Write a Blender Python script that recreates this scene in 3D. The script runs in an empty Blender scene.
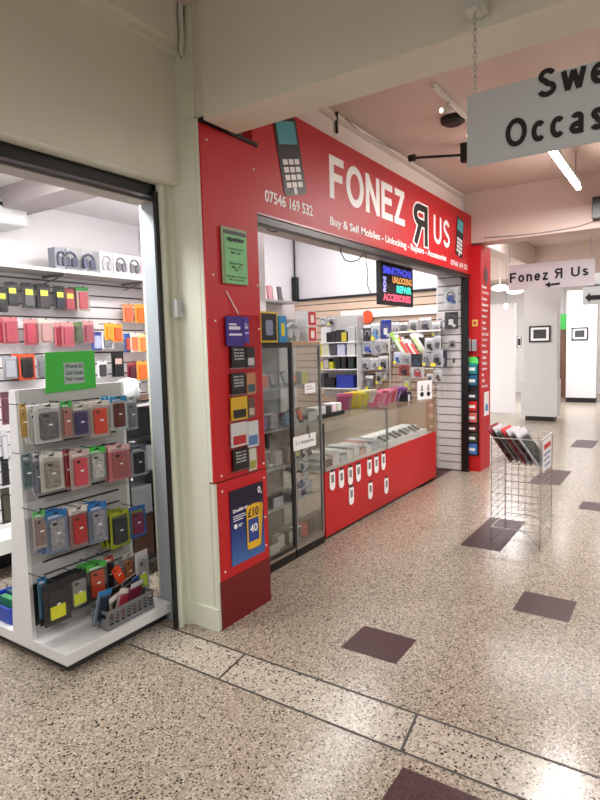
import bpy, math, random
from mathutils import Vector, Matrix
random.seed(7)
SC = bpy.context.scene
COL = SC.collection
PI = math.pi
# ------------------------------------------------------------ camera, world, lights, exposure
CAMH = 1.6
AX = Vector((0.5550, -0.8310, -0.0274))      # image-right in world
AY = Vector((-0.0906, -0.0278, -0.9955))     # image-down in world
AZ = Vector((0.8269, 0.5552, -0.0908))       # viewing direction in world
AZ.normalize(); AX = (AX - AX.dot(AZ) * AZ).normalized(); AY = AZ.cross(AX)
if AY.z > 0: AY = -AY
cam = bpy.data.objects.new('camera', bpy.data.cameras.new('camera'))
COL.objects.link(cam)
m = Matrix.Identity(4)
for i, v in enumerate((AX, -AY, -AZ)):
    for j in range(3): m[j][i] = v[j]
m.translation = (0, 0, CAMH)
cam.matrix_world = m
cam.data.sensor_fit = 'VERTICAL'; cam.data.sensor_height = 36; cam.data.sensor_width = 27
cam.data.lens = 36 * 575 / 800
cam.data.clip_start = 0.05
SC.camera = cam
W = bpy.data.worlds.new('world'); SC.world = W; W.use_nodes = True
W.node_tree.nodes['Background'].inputs[0].default_value = (1.0, 0.97, 0.94, 1)
W.node_tree.nodes['Background'].inputs[1].default_value = 0.24
SC.view_settings.view_transform = 'Standard'; SC.view_settings.look = 'None'
SC.view_settings.gamma = 1; SC.view_settings.use_curve_mapping = False
SC.view_settings.exposure = 0.26

def area(name, loc, sx, sy, power, color=(1, 0.95, 0.88), rot=(0, 0, 0), spread=180):
    d = bpy.data.lights.new(name, 'AREA'); d.shape = 'RECTANGLE'; d.size = sx; d.size_y = sy
    d.energy = power; d.color = color; d.spread = math.radians(spread)
    o = bpy.data.objects.new(name, d); COL.objects.link(o); o.location = loc; o.rotation_euler = rot
    o.visible_camera = True
    return o
area('left_shop_lamp', (2.3, 2.98, 2.76), 2.6, 0.3, 92, (1, .985, .98))
area('phone_shop_lamp', (5.4, 3.3, 3.34), 2.8, 0.8, 62, (1, .97, .96))
area('hall_area_light', (5.65, 0.92, 3.076), 1.5, 0.04, 62, (1, .94, .91))
area('hall_area_light', (4.4, -2.2, 3.20), 1.8, 0.3, 105, (1, .94, .91))  # unseen light, added to brighten the red sign and the wall above
area('corridor_lamp', (0.3, -1.6, 2.98), 1.4, 0.3, 58, (1, .98, .94))
area('corridor_lamp', (-1.6, 0.2, 2.98), 0.3, 1.4, 62, (1, .98, .94))
area('far_hall_lamp', (8.7, 1.2, 3.36), 1.4, 2.5, 60, (.98, .98, 1))
area('far_hall_lamp', (9.6, 5.5, 3.36), 1.8, 2.4, 220, (.98, .98, 1))
area('far_hall_lamp', (14.8, 3.6, 3.36), 2.0, 2.5, 230, (.98, .98, 1))
area('far_hall_lamp', (14.6, 0.2, 3.36), 2.0, 2.5, 170, (.98, .98, 1))

# ------------------------------------------------------------ helpers
def P(px, py, ax, val):
    """world point of a photo pixel on the plane axis = val"""
    d = AX * (px - 300) + AY * (py - 400) + AZ * 575
    t = (val - (0, 0, CAMH)[ax]) / d[ax]
    return Vector((0, 0, CAMH)) + d * t

_m = {}
def hexc(c):
    if isinstance(c, str):
        c = c.lstrip('#'); r = [int(c[i:i + 2], 16) / 255 for i in (0, 2, 4)]
        return tuple(((x + .055) / 1.055) ** 2.4 if x > .04045 else x / 12.92 for x in r)
    return c
def mat(c, rough=.5, metal=0, emit=0, coat=0, noise=0, nscale=6, bump=0):
    key = (c, rough, metal, emit, coat, noise, nscale, bump)
    if key in _m: return _m[key]
    M = bpy.data.materials.new('m_%d' % len(_m)); M.use_nodes = True
    nt = M.node_tree; b = nt.nodes['Principled BSDF']; k = hexc(c)
    b.inputs['Base Color'].default_value = (*k, 1); b.inputs['Roughness'].default_value = rough
    b.inputs['Metallic'].default_value = metal; b.inputs['Coat Weight'].default_value = coat
    if emit:
        b.inputs['Emission Color'].default_value = (*k, 1); b.inputs['Emission Strength'].default_value = emit
    if noise or bump:
        tc = nt.nodes.new('ShaderNodeTexCoord'); n = nt.nodes.new('ShaderNodeTexNoise')
        n.inputs['Scale'].default_value = nscale; n.inputs['Detail'].default_value = 6
        nt.links.new(tc.outputs['Object'], n.inputs['Vector'])
        if noise:
            mx = nt.nodes.new('ShaderNodeMix'); mx.data_type = 'RGBA'
            mx.inputs[6].default_value = (*[x * (1 - noise) for x in k], 1)
            mx.inputs[7].default_value = (*[min(1, x * (1 + noise * .6)) for x in k], 1)
            nt.links.new(n.outputs['Fac'], mx.inputs[0]); nt.links.new(mx.outputs[2], b.inputs['Base Color'])
        if bump:
            bp = nt.nodes.new('ShaderNodeBump'); bp.inputs['Strength'].default_value = bump
            bp.inputs['Distance'].default_value = .01
            nt.links.new(n.outputs['Fac'], bp.inputs['Height']); nt.links.new(bp.outputs['Normal'], b.inputs['Normal'])
    _m[key] = M
    return M
def clear(name, tint=(1, 1, 1), gloss=.12, rough=.08, mixw=0.0):
    if name in _m: return _m[name]
    M = bpy.data.materials.new(name); M.use_nodes = True; nt = M.node_tree
    nt.nodes.remove(nt.nodes['Principled BSDF']); out = nt.nodes['Material Output']
    t = nt.nodes.new('ShaderNodeBsdfTransparent'); t.inputs[0].default_value = (*tint, 1)
    g = nt.nodes.new('ShaderNodeBsdfGlossy'); g.inputs['Roughness'].default_value = rough
    lw = nt.nodes.new('ShaderNodeLayerWeight'); lw.inputs[0].default_value = .35
    mp = nt.nodes.new('ShaderNodeMath'); mp.operation = 'MULTIPLY_ADD'
    mp.inputs[1].default_value = .35; mp.inputs[2].default_value = gloss
    mx = nt.nodes.new('ShaderNodeMixShader')
    nt.links.new(lw.outputs['Fresnel'], mp.inputs[0]); nt.links.new(mp.outputs[0], mx.inputs[0])
    nt.links.new(t.outputs[0], mx.inputs[1]); nt.links.new(g.outputs[0], mx.inputs[2])
    nt.links.new(mx.outputs[0], out.inputs[0])
    _m[name] = M
    return M
GLASS = clear('shop_glass', (.965, .985, .975), .04, .03)
FILM = clear('packet_film', (.97, .97, .97), .03, .15)

class MB:
    def __init__(s): s.v = []; s.f = []; s.i = []
    def box(s, x0, x1, y0, y1, z0, z1, mi=0, M=None):
        k = len(s.v); x0, x1 = sorted((x0, x1)); y0, y1 = sorted((y0, y1)); z0, z1 = sorted((z0, z1))
        vs = [(x, y, z) for z in (z0, z1) for y in (y0, y1) for x in (x0, x1)]
        if M: vs = [tuple(M @ Vector(q)) for q in vs]
        s.v += vs
        for f in ((0, 2, 3, 1), (4, 5, 7, 6), (0, 1, 5, 4), (2, 6, 7, 3), (0, 4, 6, 2), (1, 3, 7, 5)):
            s.f.append([k + a for a in f]); s.i.append(mi)
        return s
    def prism(s, poly, y0, y1, mi=0, M=None):
        """poly: (x, z) points counter-clockwise seen from -Y; extruded y0..y1"""
        k = len(s.v); n = len(poly)
        vs = [(x, y0, z) for x, z in poly] + [(x, y1, z) for x, z in poly]
        if M: vs = [tuple(M @ Vector(q)) for q in vs]
        s.v += vs
        s.f.append([k + a for a in range(n)]); s.f.append([k + n + a for a in reversed(range(n))]); s.i += [mi, mi]
        for a in range(n):
            b = (a + 1) % n
            s.f.append([k + b, k + a, k + n + a, k + n + b]); s.i.append(mi)
        return s
    def rr(s, cx, cz, w, h, r, y0, y1, mi=0, M=None, rot=0):
        pts = []
        for qx, qz, a0 in ((1, -1, -90), (1, 1, 0), (-1, 1, 90), (-1, -1, 180)):
            for t in range(4):
                a = math.radians(a0 + t * 30)
                pts.append((qx * (w / 2 - r) + r * math.cos(a), qz * (h / 2 - r) + r * math.sin(a)))
        c, sn = math.cos(rot), math.sin(rot)
        return s.prism([(cx + x * c - z * sn, cz + x * sn + z * c) for x, z in pts], y0, y1, mi, M)
    def tube(s, pts, r, n=6, mi=0, closed=False):
        pts = [Vector(p) for p in pts]; k = len(s.v); N = len(pts)
        for a, p in enumerate(pts):
            if closed: d = pts[(a + 1) % N] - pts[a - 1]
            else: d = pts[min(a + 1, N - 1)] - pts[max(a - 1, 0)]
            d.normalize(); up = Vector((0, 0, 1)) if abs(d.z) < .9 else Vector((1, 0, 0))
            u = d.cross(up).normalized(); w = u.cross(d)
            rr_ = r[a] if isinstance(r, (list, tuple)) else r
            for b in range(n):
                t = 2 * PI * b / n; s.v.append(tuple(p + (u * math.cos(t) + w * math.sin(t)) * rr_))
        for a in range(N if closed else N - 1):
            for b in range(n):
                c = (b + 1) % n; a2 = (a + 1) % N
                s.f.append([k + a * n + b, k + a * n + c, k + a2 * n + c, k + a2 * n + b]); s.i.append(mi)
        if not closed:
            s.f.append([k + b for b in reversed(range(n))]); s.f.append([k + (N - 1) * n + b for b in range(n)]); s.i += [mi, mi]
        return s
    def build(s, name, m, parent=None, smooth=False, bevel=0):
        me = bpy.data.meshes.new(name); me.from_pydata(s.v, [], s.f); me.update()
        for x in (m if isinstance(m, (list, tuple)) else [m]): me.materials.append(x)
        me.polygons.foreach_set('material_index', s.i)
        if smooth: me.polygons.foreach_set('use_smooth', [True] * len(me.polygons))
        o = bpy.data.objects.new(name, me); COL.objects.link(o)
        if parent: o.parent = parent
        if bevel:
            b = o.modifiers.new('bevel', 'BEVEL'); b.width = bevel; b.segments = 2; b.limit_method = 'ANGLE'
        return o
def B(*a, **k): return MB().box(*a, **k)
def tag(o, label, cat, group=None):
    o['label'] = label; o['category'] = cat
    if group: o['group'] = group
    return o
def struct(name, mb, m, parent=None, **k):
    o = mb.build(name, m, parent, **k)
    if not parent: o['kind'] = 'structure'
    return o
def thing(name, label, cat, loc=(0, 0, 0), rz=0, group=None, tilt=0):
    o = bpy.data.objects.new(name, None); o.empty_display_size = .05; COL.objects.link(o)
    o.location = loc; o.rotation_euler = (tilt, 0, rz)
    return tag(o, label, cat, group)

def glyphs(s, bold=0.0, mirror=False, spacing=1.0):
    cu = bpy.data.curves.new('t', 'FONT'); cu.body = s; cu.offset = bold; cu.space_character = spacing
    cu.fill_mode = 'FRONT'; cu.resolution_u = 4
    o = bpy.data.objects.new('t', cu); COL.objects.link(o)
    dg = bpy.context.evaluated_depsgraph_get(); dg.update()
    me = bpy.data.meshes.new_from_object(o.evaluated_get(dg))
    v = [Vector(x.co) for x in me.vertices]; f = [list(p.vertices) for p in me.polygons]
    bpy.data.objects.remove(o); bpy.data.curves.remove(cu); bpy.data.meshes.remove(me)
    if mirror: v = [Vector((-p.x, p.y, 0)) for p in v]; f = [q[::-1] for q in f]
    return v, f
def text(name, s, p0, p1, p2, m, parent=None, bold=0.0, mirror=False, ref=None, lift=.0015, spacing=1.0, grow=0):
    """flat lettering; p0 = lower-left corner, p1 = lower-right corner, p2 = upper-left corner of s (or of its first letters ref)"""
    v, f = glyphs(s, bold, mirror, spacing); rv = glyphs(ref, bold, mirror, spacing)[0] if ref else v
    if not v: return
    p0, p1, p2 = Vector(p0), Vector(p1), Vector(p2)
    x0, x1 = min(p.x for p in rv), max(p.x for p in rv); y0, y1 = min(p.y for p in rv), max(p.y for p in rv)
    U, V = (p1 - p0), (p2 - p0); N = U.cross(V).normalized() * lift
    me = bpy.data.meshes.new(name)
    me.from_pydata([tuple(p0 + U * ((p.x - x0) / (x1 - x0)) + V * ((p.y - y0) / (y1 - y0)) + N) for p in v], [], f)
    me.materials.append(m); me.update()
    o = bpy.data.objects.new(name, me); COL.objects.link(o)
    if parent: o.parent = parent
    return o
def ell(cx, cy, rx, ry, a0, a1, n=14): return [(cx + rx * math.cos(math.radians(a0 + (a1 - a0) * k / n)), cy + ry * math.sin(math.radians(a0 + (a1 - a0) * k / n))) for k in range(n + 1)]
def stroke_glyph(ch, T):
    h = T / 2; X = .74                                  # X = x-height
    def bowl(cx, rx, top, bot): return ell(cx, (top + bot) / 2, rx, (top - bot) / 2 - h, 0, 360, 28)
    g = {
     'F': (.62, [[(h, 0), (h, 1)], [(h, 1 - h), (.62, 1 - h)], [(h, .52), (.56, .52)]]),
     'E': (.66, [[(h, 0), (h, 1)], [(h, 1 - h), (.65, 1 - h)], [(h, .52), (.60, .52)], [(h, h), (.66, h)]]),
     'N': (.74, [[(h, 0), (h, 1)], [(.74 - h, 0), (.74 - h, 1)], [(h, 1 - h * .6), (.74 - h, h * .6)]]),
     'Z': (.66, [[(.03, 1 - h), (.64, 1 - h)], [(.64 - h, 1 - h), (h, h)], [(0, h), (.66, h)]]),
     'O': (.84, [bowl(.42, .42 - h, 1.01, -.01)]),
     'U': (.74, [[(h, 1), (h, .36)] + ell(.37, .36, .37 - h, .37 - h, 180, 360) + [(.74 - h, 1)]]),
     'S': (.70, [ell(.35, .74, .31 - h, .27 - h, 15, 250) + ell(.35, .27, .34 - h, .28 - h, 80, -165)]),
     'R': (.72, [[(h, 0), (h, 1)], [(h, 1 - h), (.42, 1 - h)] + ell(.42, .73, .28 - h, .27 - h, 90, -90) + [(h, .46 + h)], [(.36, .46 + h), (.66 - h * .4, 0)]]),
     'o': (.58, [bowl(.29, .29 - h, X, -.01)]), 'n': (.54, [[(h, 0), (h, X)], [(h, X * .55)] + ell(.27, X - .27, .27 - h, .27 - h, 165, 0) + [(.54 - h, 0)]]),
     'e': (.57, [[(h, X * .5), (.57 - h * .6, X * .5)] , ell(.285, X / 2, .285 - h, X / 2 - h, 0, 325, 24)]),
     'z': (.50, [[(.02, X - h), (.48, X - h)], [(.48 - h, X - h), (h, h)], [(0, h), (.5, h)]]),
     's': (.51, [ell(.255, X - .205, .225 - h, .205 - h, 15, 250) + ell(.255, .2, .25 - h, .21 - h, 80, -165)]),
     'w': (.80, [[(h * .6, X), (.21, 0 + h * .4)], [(.21, h * .4), (.40, X - h * .4)], [(.40, X - h * .4), (.59, h * .4)], [(.59, h * .4), (.8 - h * .6, X)]]),
     'c': (.53, [ell(.285, X / 2, .285 - h, X / 2 - h, 45, 315, 22)]),
     'a': (.55, [ell(.27, X - .2, .23 - h, .2 - h, 165, 0) + [(.5 - h, .0)], ell(.26, .22, .26 - h, .22 - h, 60, 330, 18)]),
     'i': (.14, [[(h, 0), (h, X)], [(h, .86), (h, 1)]]), 't': (.30, [[(.14, h), (.14, .95)], [(0, X - h), (.3, X - h)], [(.14, h), (.3, h)]]),
    }
    return g[ch]
def sword(name, s, p0, p1, p2, m, parent=None, T=.17, gap=.13, mirror=False, ref=None, lift=.0015, grow=0):
    """plain sans lettering from strokes; same corner convention as text(); cap height = p2 - p0"""
    V, F = [], []; x = 0; xr = None
    for i, ch in enumerate(s):
        if ref and i == len(ref): xr = x - gap
        w, st = stroke_glyph(ch, T)
        for pl in st:
            q = [Vector((a, b)) for a, b in pl]; n = len(q); k = len(V); closed = (q[0] - q[-1]).length < 1e-4
            if grow and not closed:
                q[0] = q[0] + (q[0] - q[1]).normalized() * grow; q[-1] = q[-1] + (q[-1] - q[-2]).normalized() * grow
            for j in range(n):
                if closed and j in (0, n - 1): d = (q[1] - q[-2])
                else: d = q[min(j + 1, n - 1)] - q[max(j - 1, 0)]
                d.normalize(); nn = Vector((-d.y, d.x)) * (T / 2 + grow)
                V += [(x + q[j].x + nn.x, q[j].y + nn.y), (x + q[j].x - nn.x, q[j].y - nn.y)]
            for j in range(n - 1): F.append([k + 2 * j, k + 2 * j + 1, k + 2 * j + 3, k + 2 * j + 2])
        x += w + gap
    tot = xr or (x - gap)
    if mirror: V = [(tot - a, b) for a, b in V]; F = [f_[::-1] for f_ in F]
    p0, p1, p2 = Vector(p0), Vector(p1), Vector(p2); U, W_ = p1 - p0, p2 - p0; N = U.cross(W_).normalized()
    me = bpy.data.meshes.new(name)
    pts = []; cnt = 0
    me.from_pydata([tuple(p0 + U * (a / tot) + W_ * b + N * (lift + .00002 * (i_ // 2 % 7))) for i_, (a, b) in enumerate(V)], [], F)
    me.materials.append(m); me.update(); o = bpy.data.objects.new(name, me); COL.objects.link(o)
    if parent: o.parent = parent
    return o
def off(t, *pts): return [Vector(p) - Vector(t) for p in pts]

def cable(pts, r, m, label, name='cable'):
    return tag(MB().tube([tuple(p) for p in pts], r, 5).build(name, m, smooth=True), label, 'cable')

CREAM = mat('#dddacb', .6, noise=.06, nscale=1.5, bump=.05)
CREAM2 = mat('#dde0cf', .5, noise=.05, nscale=2)
PINKW = mat('#d8c6bd', .65, noise=.06, nscale=1.2, bump=.06)
WHITE = mat('#e6e6e4', .5); WHITEP = mat('#dfe0e0', .35); PAPER = mat('#efefef', .7)
BLACK = mat('#0c0c0d', .4); DARK = mat('#1b1b1e', .45); GREY = mat('#7d7f82', .45)
RED = mat('#c1131d', .5); RED2 = mat('#bf151c', .42); REDD = mat('#6e1116', .35)
CHROME = mat('#c9ccce', .25, metal=1); ALU = mat('#a9abad', .35, metal=.9)
TXT = mat('#fafafa', .5); INK = mat('#0a0a0a', .6)

# ------------------------------------------------------------ floor
def floor_mat(base, chip, dark, scale, rough=.26, spec=.5):
    M = bpy.data.materials.new('terrazzo'); M.use_nodes = True; nt = M.node_tree; N = nt.nodes; L = nt.links
    b = N['Principled BSDF']; tc = N.new('ShaderNodeTexCoord')
    warp = N.new('ShaderNodeTexNoise'); warp.inputs['Scale'].default_value = scale * 1.3
    L.new(tc.outputs['Object'], warp.inputs['Vector'])
    va = N.new('ShaderNodeVectorMath'); va.operation = 'MULTIPLY_ADD'; va.inputs[1].default_value = (.012, .012, .012)
    L.new(warp.outputs['Color'], va.inputs[0]); L.new(tc.outputs['Object'], va.inputs[2])
    cur = None
    def chips(sc, lo, hi, dist, col, prev):
        v = N.new('ShaderNodeTexVoronoi'); v.inputs['Scale'].default_value = sc; L.new(va.outputs[0], v.inputs['Vector'])
        sp = N.new('ShaderNodeSeparateColor'); L.new(v.outputs['Color'], sp.inputs[0])
        a = N.new('ShaderNodeMath'); a.operation = 'COMPARE'; a.inputs[1].default_value = (lo + hi) / 2; a.inputs[2].default_value = (hi - lo) / 2
        L.new(sp.outputs[0], a.inputs[0])
        d = N.new('ShaderNodeMath'); d.operation = 'LESS_THAN'; d.inputs[1].default_value = dist; L.new(v.outputs['Distance'], d.inputs[0])
        k = N.new('ShaderNodeMath'); k.operation = 'MULTIPLY'; L.new(a.outputs[0], k.inputs[0]); L.new(d.outputs[0], k.inputs[1])
        mx = N.new('ShaderNodeMix'); mx.data_type = 'RGBA'; L.new(k.outputs[0], mx.inputs[0])
        if prev is None: mx.inputs[6].default_value = (*hexc(base), 1)
        else: L.new(prev, mx.inputs[6])
        mx.inputs[7].default_value = (*hexc(col), 1); return mx.outputs[2]
    cur = chips(scale * .8, 0, .45, .52, chip[0], None)
    cur = chips(scale, .3, .5, .5, chip[1], cur)
    cur = chips(scale * .9, .75, .90, .46, chip[2], cur)
    cur = chips(scale * .7, .5, .58, .44, dark, cur)
    cur = chips(scale * 1.15, .1, .23, .48, dark, cur)
    big = N.new('ShaderNodeTexNoise'); big.inputs['Scale'].default_value = 1.1; L.new(tc.outputs['Object'], big.inputs['Vector'])
    r = N.new('ShaderNodeMapRange'); r.inputs[3].default_value = .86; r.inputs[4].default_value = 1.1; L.new(big.outputs['Fac'], r.inputs[0])
    mu = N.new('ShaderNodeVectorMath'); mu.operation = 'SCALE'; L.new(cur, mu.inputs[0]); L.new(r.outputs[0], mu.inputs['Scale'])
    L.new(mu.outputs[0], b.inputs['Base Color'])
    b.inputs['Roughness'].default_value = rough; b.inputs['Specular IOR Level'].default_value = spec
    return M
TERR = floor_mat('#9c9080', ('#bbb09e', '#665c50', '#82776a'), '#100f0e', 118, .21)
TERRB = floor_mat('#aea496', ('#c2b9aa', '#81786b', '#9b9184'), '#111010', 95, .21)
MAROON = floor_mat('#3f1f22', ('#4a2629', '#33191c', '#55302f'), '#1e0f12', 120, .42, .3)
f = MB()
def quad(x0, x1, y0, y1, z, mi):
    k = len(f.v); f.v.extend([(x0, y0, z), (x1, y0, z), (x1, y1, z), (x0, y1, z)]); f.f.append([k, k + 1, k + 2, k + 3]); f.i.append(mi)
quad(-4, 1.975, -6, 6, 0, 0); quad(1.975, 2.225, -6, 6, 0, 1); quad(2.225, 24, -6, 12, 0, 0)
for x0, x1, y0, y1 in ((2.54, 2.82, 1.17, 1.49), (3.44, 3.75, .51, .82), (4.39, 5.25, 1.14, 1.45), (6.78, 7.6, 1.12, 1.44), (5.9, 6.2, .5, .81),
                       (9.35, 10.1, 1.1, 1.41), (1.62, 1.9, .53, .85), (8.3, 8.6, .5, .82), (5.95, 7.06, 2.42, 3.6), (2.54, 2.82, -.12, .2), (4.39, 4.7, -.12, .2)):
    quad(x0, x1, y0, y1, .0006, 2)
for x in (1.975, 2.225): quad(x - .006, x + .006, -6, 2.5, .001, 3)
for y in (1.88, .92, -.05): 
    k = len(f.v); f.v += [(1.975, y - .035, .0012), (2.225, y, .0012), (2.225, y + .012, .0012), (1.975, y - .023, .0012)]; f.f.append([k, k + 1, k + 2, k + 3]); f.i.append(3)
f.box(-4, 24, -6, 12, -.1, -.002, 0)
struct('floor', f, [TERR, TERRB, MAROON, mat('#3b3733', .6)])

# ------------------------------------------------------------ ceiling, beams, walls
struct('ceiling', B(-4, 24, -6, 2.45, 3.4, 3.5).box(8.0, 24, 2.45, 12, 3.4, 3.5), PINKW)
struct('ceiling_beam', B(2.34, 2.60, -6, 2.13, 2.80, 3.4).box(2.36, 2.6, 2.13, 2.3, 2.83, 3.4), CREAM)
struct('ceiling_beam', B(7.10, 7.40, -6, 2.3, 2.80, 3.4), PINKW)
struct('ceiling_beam', B(11.9, 12.5, -6, 12, 2.85, 3.4), PINKW)
struct('ceiling_beam', B(7.4, 24, -.2, .05, 3.05, 3.4), PINKW)
struct('ceiling_beam', B(7.4, 11.9, 2.45, 2.7, 3.0, 3.4), PINKW)
# left shop front: header wall, cornice and the strip to the pillar
struct('wall_left', B(-4, 2.3425, 2.32, 2.60, 2.505, 3.4), CREAM)
struct('trim_1', B(-4, 2.338, 2.24, 2.32, 3.20, 3.4).box(-4, 2.338, 2.28, 2.32, 3.17, 3.20), CREAM)
struct('trim_2', B(2.249, 2.275, 2.385, 2.415, 0, 2.505).box(2.275, 2.34, 2.40, 2.415, 0, 2.505).box(2.305, 2.34, 2.375, 2.40, 0, 2.505).box(2.315, 2.34, 2.415, 2.62, 0, 2.505), CREAM2)
struct('pillar', B(2.34, 2.82, 2.20, 2.66, 0, 2.83).box(2.34, 2.352, 2.172, 2.20, 0.86, 2.82).box(2.345, 2.42, 2.168, 2.20, 0, .85).box(2.343, 2.42, 2.20, 2.32, 2.83, 3.4), CREAM2, bevel=.004)
struct('baseboard_left', B(2.328, 2.34, 2.165, 2.375, 0.0, .13), CREAM2)
struct('door_1', B(-4, 2.30, 2.43, 2.50, 2.44, 2.504).box(2.222, 2.249, 2.40, 2.416, 0, 2.46), BLACK)     # shutter box front and guide
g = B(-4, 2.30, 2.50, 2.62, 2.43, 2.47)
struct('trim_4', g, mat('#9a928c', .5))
struct('trim_5', B(2.303, 2.3145, 2.417, 2.60, 0, 2.44), mat('#a3acb1', .5))
# left shop room
LW = mat('#eeebec', .6)
struct('wall_back', B(0.2, 3.86, 4.40, 4.5, 0, 2.9), LW)
struct('wall_right', B(3.84, 3.86, 2.96, 4.4, 0, 2.9), LW)
struct('wall_side', B(0.1, 0.2, 2.5, 4.5, 0, 2.9), LW)
struct('ceiling', B(0.1, 3.86, 2.62, 4.5, 2.80, 2.9), LW)
struct('ceiling_beam', B(2.35, 2.6, 2.62, 4.4, 2.66, 2.80), mat('#b7aeb0', .6))
struct('window_1', B(1.45, 2.05, 2.95, 3.35, 2.785, 2.80), mat('#9fb3b8', .4))

# slatted wall surfaces
def slats(x0, x1, z0, z1, pitch, y, gap=.012, depth=.018):
    """boards with dark grooves facing -Y, at plane y (front)"""
    mb = B(x0, x1, y + depth * .6, y + depth, z0, z1, mi=1); z = z0
    while z < z1 - .01:
        mb.box(x0, x1, y, y + depth * .6, z + gap, min(z + pitch, z1)); z += pitch
    return mb
S1 = slats(0.3, 3.84, .0, 2.22, .10, 4.375).build('wall_slats', [mat('#dcd9da', .45), mat('#3a3638', .6)]); S1['kind'] = 'structure'

# phone shop room: side wall (faces -X), back wall, narrow end wall, ceiling
SH = mat('#e4e2e6', .6)
struct('wall_back', B(2.82, 7.3, 4.80, 4.9, 0, 3.4), SH)
struct('wall_right', B(7.09, 7.2, 2.62, 4.80, 0, 3.4), SH)
struct('wall_left', B(2.82, 2.86, 2.67, 2.95, 0, 3.38).box(2.82, 3.88, 2.92, 2.96, 0, 3.38).box(3.87, 3.9, 2.96, 4.8, 0, 3.38), SH)
struct('ceiling', B(2.82, 7.3, 2.40, 4.9, 3.38, 3.46), SH)
def slatsX(y0, y1, z0, z1, pitch, x, name, m1, m2):
    mb = slats(-y1, -y0, z0, z1, pitch, 0)
    o = mb.build(name, [m1, m2]); o.location = (x, 0, 0); o.rotation_euler = (0, 0, -PI / 2); o['kind'] = 'structure'
    return o
SWALL = slatsX(2.62, 4.80, 0, 2.28, .10, 7.07, 'wall_slats', mat('#d9bfa9', .5, noise=.04), mat('#4b3c33', .6))
EWALL = slatsX(2.30, 2.60, 0, 2.95, .10, 7.02, 'wall_slats', mat('#cdcaca', .5), mat('#4a4544', .6))
struct('wall_end', B(7.04, 7.3, 2.29, 2.62, 0, 3.4), SH)
struct('trim_6', B(7.045, 7.085, 2.6, 4.78, 2.27, 2.30), DARK)
struct('trim_7', B(7.03, 7.07, 2.60, 4.0, 1.98, 2.085), WHITE)
struct('trim_8', MB().tube([(7.06, 4.77, 3.3), (7.06, 4.77, 2.62)], .012).box(7.0, 7.08, 4.72, 4.79, 2.28, 2.62), BLACK)
# wall above the sign, pipes on it
struct('wall_front', B(2.6, 7.10, 2.30, 2.40, 2.95, 3.4), mat('#f6eee8', .6, noise=.04, bump=.1))
struct('trim_9', B(2.6, 7.10, 2.28, 2.30, 3.33, 3.36), mat('#d9cfc8', .5))
struct('trim_10', B(2.86, 7.08, 2.28, 2.62, 2.45, 2.49).box(2.86, 7.08, 2.59, 2.62, 2.49, 2.95), mat('#a79c99', .5))
struct('trim_11', B(2.84, 7.06, 2.205, 2.27, 2.375, 2.42), BLACK)
struct('door_2', B(7.00, 7.04, 2.21, 2.29, 0, 2.38), BLACK)
cab = MB()
pts = [P(px, py, 1, 2.285) for px, py in ((337, 104), (337, 112), (336.5, 122), (337, 133))]
cab.tube(pts, .012)
cab.build('conduit_pipe', DARK); tag(bpy.data.objects['conduit_pipe'], 'short dark pipe running down the wall above the red shop sign', 'pipe')
c2 = MB(); q = []
for px, py in ((345, 118), (360, 132), (380, 143), (400, 152), (420, 166), (440, 172), (460, 187), (474, 200)): q.append(P(px, py, 1, 2.29))
c2.tube(q, .004, 5)
tag(c2.build('cable', GREY), 'thin grey cable sagging along the white wall above the red sign', 'cable')

tag(MB().tube([P(180, -6, 1, 2.236), P(181, 20, 1, 2.236), P(181, 56, 1, 2.236)], .012, 8).build('conduit_pipe', CREAM2), 'cream conduit running down the corner above the door frame', 'pipe')
cable([P(x, y, 1, 2.232) for x, y in ((178, -4), (177, 12), (178.5, 30), (178, 50), (181, 58), (183, 50), (182.5, 30), (184, 8), (190, 2), (200, 4), (212, 0))], .003, GREY, 'loose grey cable looped over the conduit in the top corner')
# far hall
FW = mat('#eceaea', .55)
struct('wall_far', B(19.0, 19.2, -6, 12, 0, 3.4), FW)
struct('wall_partition', B(13.3, 13.4, 3.15, 9, 0, 2.45), FW)
struct('wall_partition', B(15.7, 15.8, 2.95, 3.45, 0, 2.4), FW)
struct('wall_side', B(7.3, 13.3, 9, 9.1, 0, 3.4), FW)
struct('wall_rear', B(7.3, 7.4, 2.3, 9, 0, 3.4), FW)
struct('wall_side', B(7.4, 19, -6, -5.9, 0, 3.4), FW)
struct('pillar', B(12.22, 12.55, 2.10, 2.72, 0.82, 2.85).box(12.2, 12.57, 2.08, 2.765, .09, .82).box(12.21, 12.56, 2.14, 2.68, 0, .09, mi=1), [mat('#c4c2c1', .5), BLACK])
struct('pillar', B(16.2, 16.5, 1.86, 2.56, .12, 2.85).box(16.19, 16.5, 1.87, 2.55, 0, .12, mi=1), [mat('#d2d0d0', .5), BLACK])
struct('pillar', B(7.08, 7.5, 2.08, 2.285, 0, 2.77), RED)
struct('trim_12', B(17.5, 17.8, 2.75, 2.98, 0, 2.05), mat('#6a4a3c', .5))

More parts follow.
